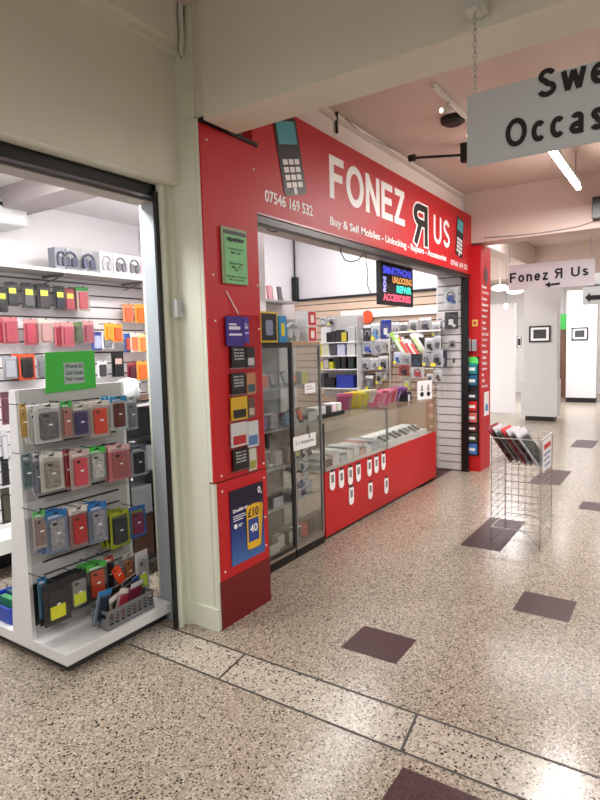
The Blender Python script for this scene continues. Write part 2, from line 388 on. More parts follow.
# ------------------------------------------------------------ the red shop: panels, sign, counter
t = thing('pillar_panel', 'tall red painted panel screwed on the near pillar', 'panel', (2.58, 2.18, .86))
def lp(o, *pts): return [Vector(p) - o.location for p in pts]
MB().box(-.238, .232, -.018, .018, 0, 1.955).build('board', RED, t)
for x, z in ((-.19, 1.86), (.21, 1.80), (-.18, .9), (.21, .86), (-.18, .03), (.21, .03), (-.18, 1.15), (.21, 1.12)):
    MB().tube([(x, -.018, z), (x, -.023, z)], .006, 8).build('screw', TXT, t)
B(-.238, .25, -.03, .015, 1.937, 1.957).build('top_capping', BLACK, t)
t = thing('pillar_box', 'lower red box round the near pillar with dark red plinth', 'panel', (2.59, 2.18, 0))
B(-.224, .230, -.018, .018, .28, .85).build('board', RED2, t)
B(-.228, .232, -.022, .018, 0, .28).build('plinth_panel', REDD, t)
B(-.224, .23, -.018, .018, .85, .856).build('top_edge', mat('#7e1418', .4), t)
for x, z in ((-.19, .80), (.2, .80), (-.19, .33), (.2, .37), (.2, .55)): MB().tube([(x, -.018, z), (x, -.023, z)], .006, 8).build('screw', TXT, t)

# mobile operator poster
t = thing('poster', 'dark blue poster with yellow ten pound price tag on the red pillar box', 'poster', (2.615, 2.155, .56))
PB = bpy.data.materials.new('poster_blue'); PB.use_nodes = True; nt = PB.node_tree
tc = nt.nodes.new('ShaderNodeTexCoord'); gr = nt.nodes.new('ShaderNodeSeparateXYZ'); cr = nt.nodes.new('ShaderNodeValToRGB')
nt.links.new(tc.outputs['Generated'], gr.inputs[0]); nt.links.new(gr.outputs[2], cr.inputs[0]); nt.links.new(cr.outputs[0], nt.nodes['Principled BSDF'].inputs['Base Color'])
cr.color_ramp.elements[0].color = (*hexc('#3f6cb0'), 1); cr.color_ramp.elements[1].color = (*hexc('#080c2c'), 1); cr.color_ramp.elements[1].position = .8
e = cr.color_ramp.elements.new(.4); e.color = (*hexc('#143a84'), 1)
nt.nodes['Principled BSDF'].inputs['Roughness'].default_value = .25
B(-.155, .155, 0, .007, -.22, .225).build('sheet', PB, t)
YEL = mat('#e6b422', .5)
tg = MB().rr(.075, -.03, .115, .27, .018, -.003, -.0015, rot=-.12).build('price_tag', mat('#c79a1c', .5), t)
tg = MB().rr(.045, -.03, .125, .27, .02, -.005, -.003).build('price_tag', YEL, t)
MB().box(-.005, .095, -.006, -.005, -.12, .02).build('price_panel', mat('#26438c', .5), tg)
text('lettering', '£10', (-.008, -.006, .032), (.095, -.006, .032), (-.008, -.006, .085), mat('#2a2a30', .6), tg, .02)
text('lettering', '40', (.008, -.006, -.065), (.08, -.006, -.065), (.008, -.006, -.015), TXT, tg, .02)
text('lettering', 'O', (.1, 0, .16), (.128, 0, .16), (.1, 0, .2), TXT, t, .04)
text('lettering', '2', (.129, 0, .15), (.14, 0, .15), (.129, 0, .168), TXT, t, .03)
text('lettering', 'Double up', (-.135, 0, .085), (.0, 0, .09), (-.135, 0, .112), TXT, t, .03)
mb = MB(); 
for z, w in ((.068, .11), (.055, .12), (.042, .09)): mb.box(-.135, -.135 + w, -.0015, 0, z, z + .004)
mb.rr(-.115, .01, .03, .03, .0149, -.0015, 0).box(-.09, -.05, -.0015, 0, .012, .016).box(-.09, -.06, -.0015, 0, .002, .006)
mb.build('small_print', TXT, t)

# green notice on the tall panel
t = thing('notice', 'green paper notice in a clear sleeve on the tall red panel', 'notice', (2.585, 2.155, 2.125), 0)
B(-.118, .105, -.004, .002, -.155, .158).build('sleeve_edge', mat('#8d9a72', .4), t)
B(-.095, .1, -.006, -.004, -.15, .12).build('sheet', mat('#7fc486', .6), t)
B(-.1, .098, -.0055, -.004, .12, .142).build('dark_strip', DARK, t)
text('lettering', 'opening', (-.075, -.006, .075), (.075, -.006, .075), (-.075, -.006, .11), INK, t, .06)
for s_, z, w in (('Opening Times', .035, .06), ('Mon - Sat', .015, .04), ('Winter Time', -.045, .06), ('Mon - Fri', -.065, .04), ('Sat', -.08, .015), ('Monday to Saturday', -.12, .085), ('call us any time', -.137, .07)):
    text('lettering', s_, (-w, -.006, z), (w, -.006, z), (-w, -.006, z + .013), INK, t, .02)

# main sign
t = thing('shop_sign', 'long red shop fascia sign reading FONEZ R US above the counter', 'sign', (4.95, 2.2, 2.42))
B(-2.11, 2.15, 0, .075, 0, .71).build('sign_board', RED, t)
B(-2.11, 2.15, -.004, 0, -.0, .012).build('lower_trim', mat('#8f1b20', .3), t)
def sp(px, py): return P(px, py, 1, 2.2) - t.location
def bline(s, xy0, xy1, z0, z1, m=TXT, **k): return sword('lettering', s, (xy0 - 4.95, 0, z0 - 2.42), (xy1 - 4.95, 0, z0 - 2.42), (xy0 - 4.95, 0, z1 - 2.42), m, t, **k)
def line(s, xy0, xy1, z0, z1, m=TXT, **k): return text('lettering', s, (xy0 - 4.95, 0, z0 - 2.42), (xy1 - 4.95, 0, z0 - 2.42), (xy0 - 4.95, 0, z1 - 2.42), m, t, **k)
bline('FONEZ', 3.74, 5.10, 2.69, 3.0, T=.19, gap=.10)
bline('R', 5.30, 5.67, 2.575, 2.965, mirror=True, T=.17, grow=.045)
bline('R', 5.30, 5.67, 2.575, 2.965, m=BLACK, mirror=True, T=.17, lift=.003)
bline('US', 5.84, 6.33, 2.645, 2.93, T=.16, gap=.16)
line('07546 169 532', 2.945, 3.50, 2.51, 2.585, bold=.025)
line('Buy & Sell Mobiles - Unlocking - Repairs - Accessories', 3.735, 6.21, 2.475, 2.555, bold=.025)
line('07546 169 532', 6.36, 6.95, 2.47, 2.53, bold=.01)
def sign_phone(cx, cz, w, h, rot):
    o = MB().rr(0, 0, w, h, w * .08, -.004, -.001).build('phone_picture', DARK, t)
    o.location = (cx - 4.95, 0, cz - 2.42); o.rotation_euler = (0, rot, 0)
    MB().box(-w * .4, w * .4, -.006, -.004, h * .16, h * .45).build('phone_screen', mat('#4fa9b8', .4), o)
    k = MB()
    for r in range(4):
        for c in range(3): k.box((c - 1) * w * .26 - w * .1, (c - 1) * w * .26 + w * .1, -.006, -.004, -h * .03 - r * h * .1 - h * .07, -h * .03 - r * h * .1)
    k.rr(0, -h * .45, w * .13, w * .16, w * .05, -.006, -.004)
    k.build('phone_keys', TXT, o)
sign_phone(3.235, 2.85, .27, .48, math.radians(-14))
sign_phone(6.66, 2.81, .24, .44, math.radians(8))

# cables under the sign
cable([P(x, y, 1, 2.45) for x, y in ((340, 246), (341, 253), (345, 260), (351, 262), (358, 260), (364, 254), (366, 250))], .005, BLACK, 'black cable looping down under the sign left of the light sign')
cable([P(x, y, 1, 2.45) for x, y in ((366, 251), (366, 262), (368, 272), (367, 284), (370, 292), (374, 296))], .004, BLACK, 'black cable hanging straight down beside the light sign')
cable([P(x, y, 1, 2.5) for x, y in ((266, 228), (270, 231), (276, 232), (283, 229))], .004, BLACK, 'short black cable drooping under the left end of the sign')

# light sign
t = thing('led_sign', 'black light-up sign with blue, orange, green and red words in shop window', 'sign', (5.59, 2.5, 2.22))
B(-.385, .39, 0, .04, -.205, .195).build('sign_panel', DARK, t)
B(-.40, -.385, -.004, .045, -.21, .20).box(.39, .4, -.004, .045, -.21, .2).box(-.4, .4, -.004, .045, .195, .205).box(-.4, .4, -.004, .045, -.215, -.205).build('frame', BLACK, t)
def led(s, x0, x1, z0, z1, c, e=.75): text('lettering', s, (x0, 0, z0), (x1, 0, z0), (x0, 0, z1), mat(c, .5, emit=e), t, .03)
led('SMARTPHONE', -.34, .37, .09, .165, '#5a62ff')
led('UNLOCKING', -.12, .37, .01, .078, '#ffb866')
led('REPAIR', -.02, .36, -.082, -.008, '#40e8d0')
led('ACCESSORIES', -.34, .34, -.175, -.105, '#ff5a78')
text('lettering', 'PHONE', (-.27, 0, -.09), (-.27, 0, .06), (-.34, 0, -.09), mat('#a8a8ff', .5, emit=1.2), t, .02)
MB().tube([(-.36, .02, .2), (-.36, .02, .235)], .004).tube([(.36, .02, .2), (.36, .02, .235)], .004).build('hangers', BLACK, t)

# round orange sticker
tag(MB().rr(0, 0, .16, .18, .079, -.004, 0).build('sticker', mat('#f0562b', .5)), 'round orange sticker on white rail above the wall products', 'sticker')
o = bpy.data.objects['sticker']; p = P(367.5, 317, 0, 7.025); o.location = p; o.rotation_euler = (0, 0, -PI / 2)

# counter --------------------------------------------------------------
t = thing('shop_counter', 'red fronted glass display counter across the shop front', 'counter', (3.95, 2.43, 0))
L = 2.53; D = .5
B(0, L, 0, .018, .03, .57).build('front_panel', RED2, t)
B(0.01, L, .02, D, 0, .03).build('kick_base', BLACK, t)
B(L - .018, L, .018, D, .03, .57).build('end_panel', RED2, t)
B(.0, L - .02, .02, D - .02, .55, .57).build('deck', mat('#d8d3cc', .5), t)
fr = MB()
for x in (0, 1.2, L - .016):
    fr.box(x, x + .014, D - .014, D, .57, 1.0)
fr.box(0, L, D - .012, D, .99, 1.0)
fr.box(0, .016, 0, .016, .57, .98)
fr.build('frame', ALU, t)
B(0, 1.2, .0, .006, .57, .985).build('front_glass', GLASS, t)
B(1.212, L, .0, .006, .57, .955).build('front_glass', GLASS, t)
B(0, 1.2, -.004, D, .985, .993).build('top_glass', GLASS, t)
B(1.21, L, -.004, D, .955, .963).build('top_glass', GLASS, t)
B(.0, 1.2, .1, D - .02, .76, .766).build('glass_shelf', GLASS, t)
B(.02, L - .02, D - .02, D - .012, .57, .95).build('back_panel', mat('#dccab8', .5), t)
B(L - .012, L, .006, D, .57, .955).build('side_panel', mat('#c6a58a', .5), t)
B(1.195, 1.21, -.004, .01, .57, .98).build('glass_clip', ALU, t)
# tags
spots = [(332, 480), (341, 478), (350, 475), (358, 472), (369, 467), (376, 464), (383, 461), (351, 495), (370, 490), (386, 485)]
nm = ['leftmost of the upper row', 'second of the upper row', 'third of the upper row', 'fourth of the upper row', 'fifth of the upper row', 'sixth of the upper row',
      'last of the upper row', 'left of the lower row', 'middle of the lower row', 'right of the lower row']
for (px, py), n in zip(spots, nm):
    p = P(px, py, 1, 2.428); t = thing('phone_tag', 'white phone-shaped tag on red counter front, ' + n, 'tag', p, 0, 'phone-shaped tags on the counter front')
    MB().rr(0, 0, .085, .175, .04, -.006, .0).build('tag_body', TXT, t)
    MB().box(-.02, .02, -.008, -.006, -.02, .045).build('picture', GREY, t)
    MB().box(-.03, .03, -.008, -.006, .07, .09).build('clip', DARK, t)

# ------------------------------------------------------------ product builders (front faces -Y, hang point or base at the origin)
def pack(pos, w, h, kind, a, b, c, label, group=None, rz=0, tilt=0, name='phone_case_pack', film=True, fine=True, cat='phone case pack', th=.012):
    """a header colour, b card colour, c case colour; hangs from its top"""
    t = thing(name, label, cat, pos, rz, group, tilt)
    A, Bm, Cm = (mat(x, .4) for x in (a, b, c))
    hh = h * .17
    if kind == 'bag':
        MB().rr(0, -h / 2, w, h, .004, 0, .003).build('backing_card', Bm, t)
        hc_ = MB().rr(0, -hh / 2, w, hh, .004, -.002, 0).build('header_card', A, t)
        if fine:
            MB().rr(0, -hh * .3, w * .22, hh * .22, hh * .1, -.0026, -.002).build('hang_hole', DARK, hc_)
            MB().box(-w * .36, w * .1, -.0026, -.002, -hh * .72, -hh * .6).box(-w * .36, w * .3, -.0026, -.002, -hh * .9, -hh * .82).build('print', PAPER if sum(hexc(a)) < 1.5 else GREY, hc_)
    elif kind == 'frame':
        MB().box(-w / 2, w / 2, 0, .003, -h, 0).build('backing_card', Bm, t)
        MB().box(-w / 2, w / 2, -.004, 0, -h * .12, 0).box(-w / 2, w / 2, -.004, 0, -h, -h * .88).box(-w / 2, -w * .4, -.004, 0, -h * .88, -h * .12).box(w * .4, w / 2, -.004, 0, -h * .88, -h * .12).build('card_frame', A, t)
    elif kind == 'card':
        MB().box(-w / 2, w / 2, -.001, .003, -h, 0).build('backing_card', Bm, t)
        zb_, zt_ = (.86, .56) if fine else (.48, .26)
        MB().box(-w * .30, w * .26, -th * .8 - .003, -th * .8, -h * zb_, -h * zt_).build('bright_label', A, t)
    if 'pattern' in label or 'paw' in label or 'speckled' in label or 'floral' in label or 'glitter' in label: Cm = mat(c, .35, noise=.95, nscale=55)
    cw, ch = w * .64, h * .70
    if name == 'accessory_pack':
        g1 = MB().rr(0, -h * .60, w * .34, h * .34, w * .06, -th * .9, -.001)
        if w > .09: g1.rr(w * .22, -h * .80, w * .2, h * .16, w * .03, -th * .8, -.001)
        g1.build('gadget', Cm, t)
        rr0 = min(w, h) * .30
        MB().tube([(rr0 * math.cos(q_ * PI / 6), -th * .35, -h * .52 + rr0 * 1.15 * math.sin(q_ * PI / 6)) for q_ in range(12)], .0045, 5, closed=True).build('cable_coil', mat(('#efefef', '#1c1c1f', '#8c8c90')[int(w * 1000) % 3], .5), t)
        if int(h * 1000) % 4 == 0: MB().box(-w * .45, -w * .05, -th - .003, -th - .002, -h * .95, -h * .76).build('price_sticker', mat('#e8e03a', .5), t)
        MB().rr(0, -h / 2 - hh * .4, w * .96, h - hh * .9, .006, -th, -.0005).build('clear_pouch', FILM, t)
        return t
    cs = MB().rr(0, -h * .56, cw, ch, min(cw, ch) * .14, -th * .8, -.001).build('phone_case', Cm, t)
    if fine:
        MB().rr(-cw * .2, -h * .56 + ch * .38, cw * .3, ch * .09, ch * .03, -th * .8 - .001, -th * .8).build('camera_hole', DARK, cs)
        MB().box(-.008, .012, -th - .002, -th - .001, -h * .55, -h * .51).build('price_sticker', PAPER, t)
    if film:
        MB().rr(0, -h / 2 - hh * .4, w * .96, h - hh * .9, .006, -th, -.0005).build('clear_pouch', FILM, t)
    return t
def carton(pos, w, d, h, body, front, label, group=None, rz=0, name='product_box', cat='box', pic=None, tilt=0):
    t = thing(name, label, cat, pos, rz, group, tilt)
    B(-w / 2, w / 2, 0, d, 0, h).build('carton', mat(body, .45), t)
    B(-w * .44, w * .44, -.0015, 0, h * .06, h * .94).build('printed_front', mat(front, .4), t)
    if pic: MB().rr(0, h * .48, w * .42, h * .5, w * .1, -.003, -.0015).build('picture', mat(pic, .4), t)
    return t
def arc(cx, cz, r, a0, a1, n, y=0, rz=1.0): return [(cx + r * math.cos(math.radians(a0 + (a1 - a0) * k / n)), y, cz + rz * r * math.sin(math.radians(a0 + (a1 - a0) * k / n))) for k in range(n + 1)]
def headphone_box(pos, w, d, h, body, hp, label, group=None, rz=0, clearbox=False, back='#dadada'):
    t = thing('headphone_box', label, 'headphone box', pos, rz, group)
    if clearbox:
        B(-w / 2, w / 2, d - .004, d, 0, h).box(-w / 2, w / 2, 0, d, 0, .006).build('carton', mat(back, .4), t)
        B(-w / 2, w / 2, 0, d - .005, .007, h).build('clear_cover', FILM, t)
        y = d * .5
    else:
        B(-w / 2, w / 2, 0, d, 0, h).build('carton', mat(body, .4), t); y = -.008
    hm = mat(hp, .35); r = w * .34
    q = MB().tube(arc(0, h * .50, r, -30, 210, 14, y, h / w * .95), .011 if w > .15 else .008, 6).build('headphones', hm, t, smooth=True)
    for s in (-1, 1):
        e = MB(); e.rr(s * r * .62, h * .40, w * .30, h * .42, w * .12, y - .012, y + .008); e.build('ear_cup', hm, q)
    return t
def handset(pos, w, h, body, screen, label, group=None, rz=0, tilt=-.35, name='mobile_phone'):
    t = thing(name, label, 'mobile phone', pos, rz, group, tilt)
    MB().rr(0, h / 2, w, h, w * .15, 0, .012).build('handset_body', mat(body, .3), t)
    MB().box(-w * .42, w * .42, -.0012, 0, h * .2, h * .9).build('screen', mat(screen, .15), t)
    return t
def hook(mb, x, z, y0, y1): mb.tube([(x, y0, z), (x, y1, z), (x, y1 - .004, z + .012)], .0025, 5)

# ------------------------------------------------------------ gondola in the left shop doorway
t = gond = thing('display_stand', 'white slatted display stand on a wide base in left shop doorway', 'display stand', (1.60, 2.53, 0))
MB().box(0, .70, -.02, .95, .05, .112).build('base', WHITEP, t, bevel=.004)
MB().box(.02, .68, .0, .93, .015, .05).build('plinth', DARK, t)
for x, n in ((0.0, 'l'), (.655, 'r')):
    pr = MB(); k = [(0, .13), (0, 1.42)]
    v = [(x, .27, .112), (x, .27, 1.425), (x, .325, 1.425), (x, .46, .112), (x + .02, .27, .112), (x + .02, .27, 1.425), (x + .02, .325, 1.425), (x + .02, .46, .112)]
    pr.v = v; pr.f = [[0, 3, 2, 1], [4, 5, 6, 7], [0, 1, 5, 4], [1, 2, 6, 5], [2, 3, 7, 6], [3, 0, 4, 7]]; pr.i = [0] * 6
    pr.build('side_panel', WHITEP, t)
sp_ = MB().box(.02, .655, .285, .31, .112, 1.425, mi=0)
pan = MB().box(.02, .655, .283, .31, .112, 1.425); z = .16
pan2 = MB()
pan.box(.02, .085, .27, .283, .112, 1.425).box(.60, .655, .27, .283, .112, 1.425).box(.085, .6, .27, .283, 1.345, 1.425)
while z < 1.34:
    pan.box(.085, .60, .27, .283, z, z + .058); pan2.box(.085, .60, .2815, .2828, z + .058, z + .070); z += .07
pan.build('slat_panel', mat('#b9b8b6', .4), t); pan2.build('slots', BLACK, t)
bpy.data.objects.remove(sp_.build('x', WHITE)) 

PG = 'phone case packs on the white stand'
rowsG = {
 'top': [  # x0, x1, ytop, ybot, kind, header, card, case, description
  (19, 25, 404, 438, 'bag', '#caa53a', '#c8a648', '#b8973e', 'yellow edged pack'),
  (27, 37, 406, 442, 'bag', '#d8d8d4', '#cfcfca', '#c4c4be', 'off-white pack with small logo'),
  (33, 61.5, 404, 443, 'bag', '#d9d9da', '#d4d4d6', '#77777c', 'white pack holding a grey glitter case'),
  (60, 71, 401, 439, 'bag', '#35b04a', '#9f8f84', '#b0746a', 'green topped pack with a pink case'),
  (70.5, 89, 405, 437, 'bag', '#b9b5ac', '#83808a', '#332a63', 'clear pack with a purple case'),
  (89, 108.5, 401, 437, 'bag', '#d7cfc9', '#b8aaa0', '#d63f1e', 'pack holding a bright orange case'),
  (109.5, 126, 396, 430, 'bag', '#2489b8', '#c9ced2', '#6a2a26', 'blue topped pack with a brown heart case'),
  (125.5, 136, 397, 430, 'bag', '#a9adb0', '#8f9296', '#6f7478', 'grey clear pack')],
 'second': [
  (21, 31, 454, 490, 'bag', '#5f7a80', '#7f959c', '#4c666d', 'teal grey pack'),
  (31, 41, 455, 496, 'bag', '#a7a9b5', '#a0a2b0', '#7d7f92', 'lilac grey pack'),
  (39.5, 62, 453.5, 491, 'bag', '#d9d8d3', '#cfcdc6', '#a59f92', 'white pack with paw print case'),
  (62, 70, 450, 487, 'bag', '#9c4c48', '#b5443f', '#a33237', 'red pack seen edge on'),
  (69, 89, 450, 489, 'bag', '#c9b2b0', '#b7a2a1', '#d4495c', 'pack with a coral pink case'),
  (86.5, 105.5, 447.5, 481, 'bag', '#3bbf3f', '#80908a', '#c6c6c6', 'green topped pack with black speckled case'),
  (108, 129, 445, 480, 'bag', '#e2b6b6', '#cc6f79', '#a8605f', 'pink card pack with pink case'),
  (130, 145.5, 446, 476, 'bag', '#4a5568', '#a1a6ad', '#131317', 'clear pack with black case and yellow corner')],
 'third': [
  (32, 45, 511, 549, 'bag', '#55b060', '#b8aaa4', '#8d7a76', 'green topped pack with brown case'),
  (43.5, 67, 511, 553, 'bag', '#1d6fb5', '#6d84a8', '#a8abb2', 'blue topped pack with marble patterned case'),
  (68, 88, 506.5, 547, 'bag', '#dcd5d0', '#8d6f6c', '#b52228', 'white topped pack with a red case'),
  (87.5, 106, 503, 543, 'bag', '#1d6fb5', '#72839c', '#9da1ab', 'blue topped pack with white floral case'),
  (108.5, 129, 511, 547, 'frame', '#9aa524', '#4b5128', '#33353a', 'lime framed pack with a black case'),
  (129, 144, 506, 537, 'frame', '#2c62b4', '#93a52c', '#84254f', 'blue and lime pack with a plum case')],
 'bottom': [
  (37, 46, 577, 619, 'bag', '#2a6f9c', '#3f7796', '#2e5a75', 'blue pack seen edge on'),
  (42, 69, 581, 624, 'card', '#d3d52c', '#1c1c20', '#1a1a1d', 'black pack with a large yellow label'),
  (67, 88, 572, 609, 'card', '#c5d03a', '#24242a', '#8b8b88', 'black pack with a lime label'),
  (86, 106, 563, 600, 'bag', '#48a846', '#2c3136', '#b6472a', 'green topped pack with orange cable'),
  (104, 113, 556, 590, 'bag', '#b04a38', '#3a3a40', '#202024', 'slim dark pack with red top')]}
hk = MB(); hooks = []
rowz = {}
for rn, items in rowsG.items():
    for k, (x0, x1, y0, y1, kd, a, b, c, d) in enumerate(items):
        Y = 2.655 + (.03 if (x1 - x0) < 11 else 0) + .004 * (k % 3)
        p = P((x0 + x1) / 2, y0, 1, Y); q = P((x0 + x1) / 2, y1, 1, Y)
        w = P(x1, y0, 1, Y).x - P(x0, y0, 1, Y).x; h = p.z - q.z
        pack(p, w, h, kd, a, b, c, f'{d}, {rn} row of the white stand', PG, rz=random.uniform(-.06, .06), th=.014)
        hk = MB(); hook(hk, p.x - 1.60, p.z - .004, .275, Y - 2.53 - .02); hk.build('hook', DARK, gond)
        # packs behind on the same hook
        if (x1 - x0) > 15:
            for j in (1, 2):
                pack((p.x - .006 * j, Y + .032 * j, p.z - .002), w * .98, h * .98, kd, a, b, c, f'{("", "second", "rearmost")[j]} copy of {d}, {rn} row of stand', PG, film=False, fine=False, th=.014)

# green sign on the stand
t = thing('cardboard_sign', 'bright green card sign taped on top of the white stand', 'sign', (1.945, 2.79, 1.375))
def gp(px, py): return P(px, py, 1, 2.79) - Vector((1.945, 2.79, 1.375))
a_, b_, c_, d_ = gp(46, 393.5), gp(96, 387.5), gp(94, 350.5), gp(45, 352.5)
MB().prism([(v.x, v.z) for v in (a_, b_, c_, d_)], -.002, .002).build('green_card', mat('#3fb83f', .6), t)
MB().box(-.072, .052, -.0035, -.002, .062, .178).build('paper_label', mat('#a9b5b0', .7), t)
for k, s_ in enumerate(('iPhone 5S', 'Gel Cases', 'Flip Cases')):
    text('lettering', s_, (-.062, -.0035, .148 - k * .036), (.044, -.0035, .148 - k * .036), (-.062, -.0035, .170 - k * .036), mat('#20343a', .7), t, .01)

# grey plastic basket on the base
t = thing('plastic_basket', 'grey plastic basket of loose packs on the base of the white stand', 'basket', (2.03, 2.535, .114), math.radians(2))
bk = MB(); Wb, Db, Hb = .33, .13, .105
G = mat('#77797b', .5)
for (xa, xb, ya, yb) in ((-Wb / 2, Wb / 2, 0, .004), (-Wb / 2, Wb / 2, Db - .004, Db)):
    bk.box(xa, xb, ya, yb, 0, .022).box(xa, xb, ya, yb, .082, Hb)
    for r in range(3):
        bk.box(xa, xb, ya, yb, .036 + r * .016, .042 + r * .016)
    for c in range(9):
        x = -Wb / 2 + c * (Wb - .01) / 8; bk.box(x, x + .01, ya, yb, .022, .082)
for xa in (-Wb / 2, Wb / 2 - .004):
    bk.box(xa, xa + .004, .004, Db - .004, 0, .06).box(xa, xa + .004, .004, Db - .004, .085, Hb)
    for c in range(3): bk.box(xa, xa + .004, .004 + c * .056, .014 + c * .056, .06, .085)
bk.box(-Wb / 2, Wb / 2, 0, Db, 0, .004)
bk.build('basket_body', G, t)
rim = MB().box(-Wb / 2 - .006, Wb / 2 + .006, -.006, .0, Hb - .01, Hb).box(-Wb / 2 - .006, Wb / 2 + .006, Db, Db + .006, Hb - .01, Hb).box(-Wb / 2 - .006, -Wb / 2, 0, Db, Hb - .01, Hb).box(Wb / 2, Wb / 2 + .006, 0, Db, Hb - .01, Hb)
rim.build('rim', G, t)
loose = [(1.90, 2.58, .30, 0.30, '#2f7fc0', '#8aa0b0', '#24364a', 'blue topped loose pack'), (1.93, 2.60, .25, .2, '#b2553a', '#a89c96', '#c8643c', 'rust coloured loose pack'),
         (1.965, 2.575, .255, -.25, '#d8d6d0', '#c9b8b2', '#2b2b2e', 'white loose pack'), (2.00, 2.61, .275, .15, '#1a1a1c', '#36363a', '#8a2430', 'black loose pack'),
         (2.035, 2.58, .26, .5, '#e6dcd6', '#d5c1bd', '#b12c44', 'cream and red loose pack'), (2.075, 2.60, .30, -.2, '#26262a', '#dddddd', '#111114', 'black and white loose pack'),
         (2.115, 2.58, .27, .1, '#c7c7cc', '#8a2340', '#7d1f3a', 'wine red loose pack'), (2.16, 2.61, .29, -.1, '#1d5d9e', '#a9b0b6', '#20252e', 'dark blue loose pack')]
for k, (x, y, z, rt, a, b, c, d) in enumerate(loose):
    o = pack((x, y, z + .02), .115, .175, 'bag', a, b, c, d + ' standing in the grey basket', 'loose packs in the grey basket', rz=.15 + rt * .3, film=True, fine=False)
    o.rotation_euler = (.12, rt * .7, .2 + rt * .3)
o = pack((1.995, 2.64, .425), .085, .17, 'none', '#d8481e', '#d8481e', '#d94a1c', 'plain bright orange case leaning above the grey basket', 'loose packs in the grey basket', film=False); o.rotation_euler = (.1, -.5, 0)
pack(P(141, 551, 1, 2.62), .10, .245, 'card', '#bcd63a', '#cfcfcf', '#b8b8ba', 'tall white patterned pack with lime round label beside grey basket', None, rz=.1)
pack(P(128, 553, 1, 2.70), .08, .2, 'bag', '#c9c3bd', '#8a8078', '#c07a52', 'white topped pack with tan case hanging behind the basket', None)
# blue crate
t = thing('plastic_crate', 'blue plastic crate on the rear of the stand base', 'crate', (1.63, 3.06, .114))
cr_ = B(0, .3, 0, .3, 0, .004)
for a in ((0, .3, 0, .006), (0, .3, .294, .3), (0, .006, .006, .294), (.294, .3, .006, .294)): cr_.box(*a, .004, .09)
cr_.build('crate_body', mat('#1c3fb0', .4), t)
MB().box(-.006, .306, -.006, 0, .08, .092).box(-.006, .306, .3, .306, .08, .092).box(-.006, 0, 0, .3, .08, .092).box(.3, .306, 0, .3, .08, .092).build('rim', mat('#1c3fb0', .4), t)
for k, c in enumerate(('#3c8a5a', '#27506a', '#7a8f96', '#2c3d2f')):
    carton((1.70 + .05 * k, 3.10 + .02 * k, .12), .035, .16, .10 + .01 * k, c, c, ('green', 'navy', 'grey', 'dark olive')[k] + ' packet standing in the blue crate', 'packets in the blue crate')

# ------------------------------------------------------------ left shop: back wall goods
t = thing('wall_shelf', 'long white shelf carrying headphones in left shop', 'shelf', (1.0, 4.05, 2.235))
B(0, 2.82, 0, .32, 0, .022).build('board', mat('#a39f9e', .5), t)  # shade of the white shelf's underside painted in as grey
B(0, 2.82, -.004, 0, -.002, .023).build('front_edge', mat('#d8d5d4', .4), t)
for k in range(4):
    MB().tube([(.2 + .8 * k, .02, -.012), (.2 + .8 * k, .3, -.06)], .007, 5).box(.19 + .8 * k, .21 + .8 * k, .02, .32, -.02, 0).build('bracket', GREY, t)
hp = [(62, .10, '#8d8f9c', '#4a4c58', 'plain grey box at left end', 0, 1), (75, .16, '#c9c9cf', '#2c3550', 'clear box with large navy headphones', 1, 1), (93, .16, '#c9c9cf', '#3a3f5e', 'clear box with dark blue headphones', 1, 1),
      (107, .13, '#e4e4e4', '#a8a8a8', 'white box with silver headphones', 0, 1), (121, .14, '#e6e6e6', '#6f6f74', 'white box with grey headphones', 0, 1), (134.5, .14, '#e6e6e6', '#6f6f74', 'white box with dark grey headphones, last but one', 0, 1),
      (146, .12, '#e2c2c8', '#a02a50', 'white and pink box at right end', 0, 1)]
for px, w, bd, hc, d, cl, _ in hp:
    p = P(px, 275, 1, 4.08); headphone_box((p.x, 4.08, 2.258), w, .09, .185 if w > .12 else .17, bd, hc, d + ' of the high white shelf', 'headphone boxes on the high shelf', clearbox=bool(cl))
GL = 'packs on the left shop wall'
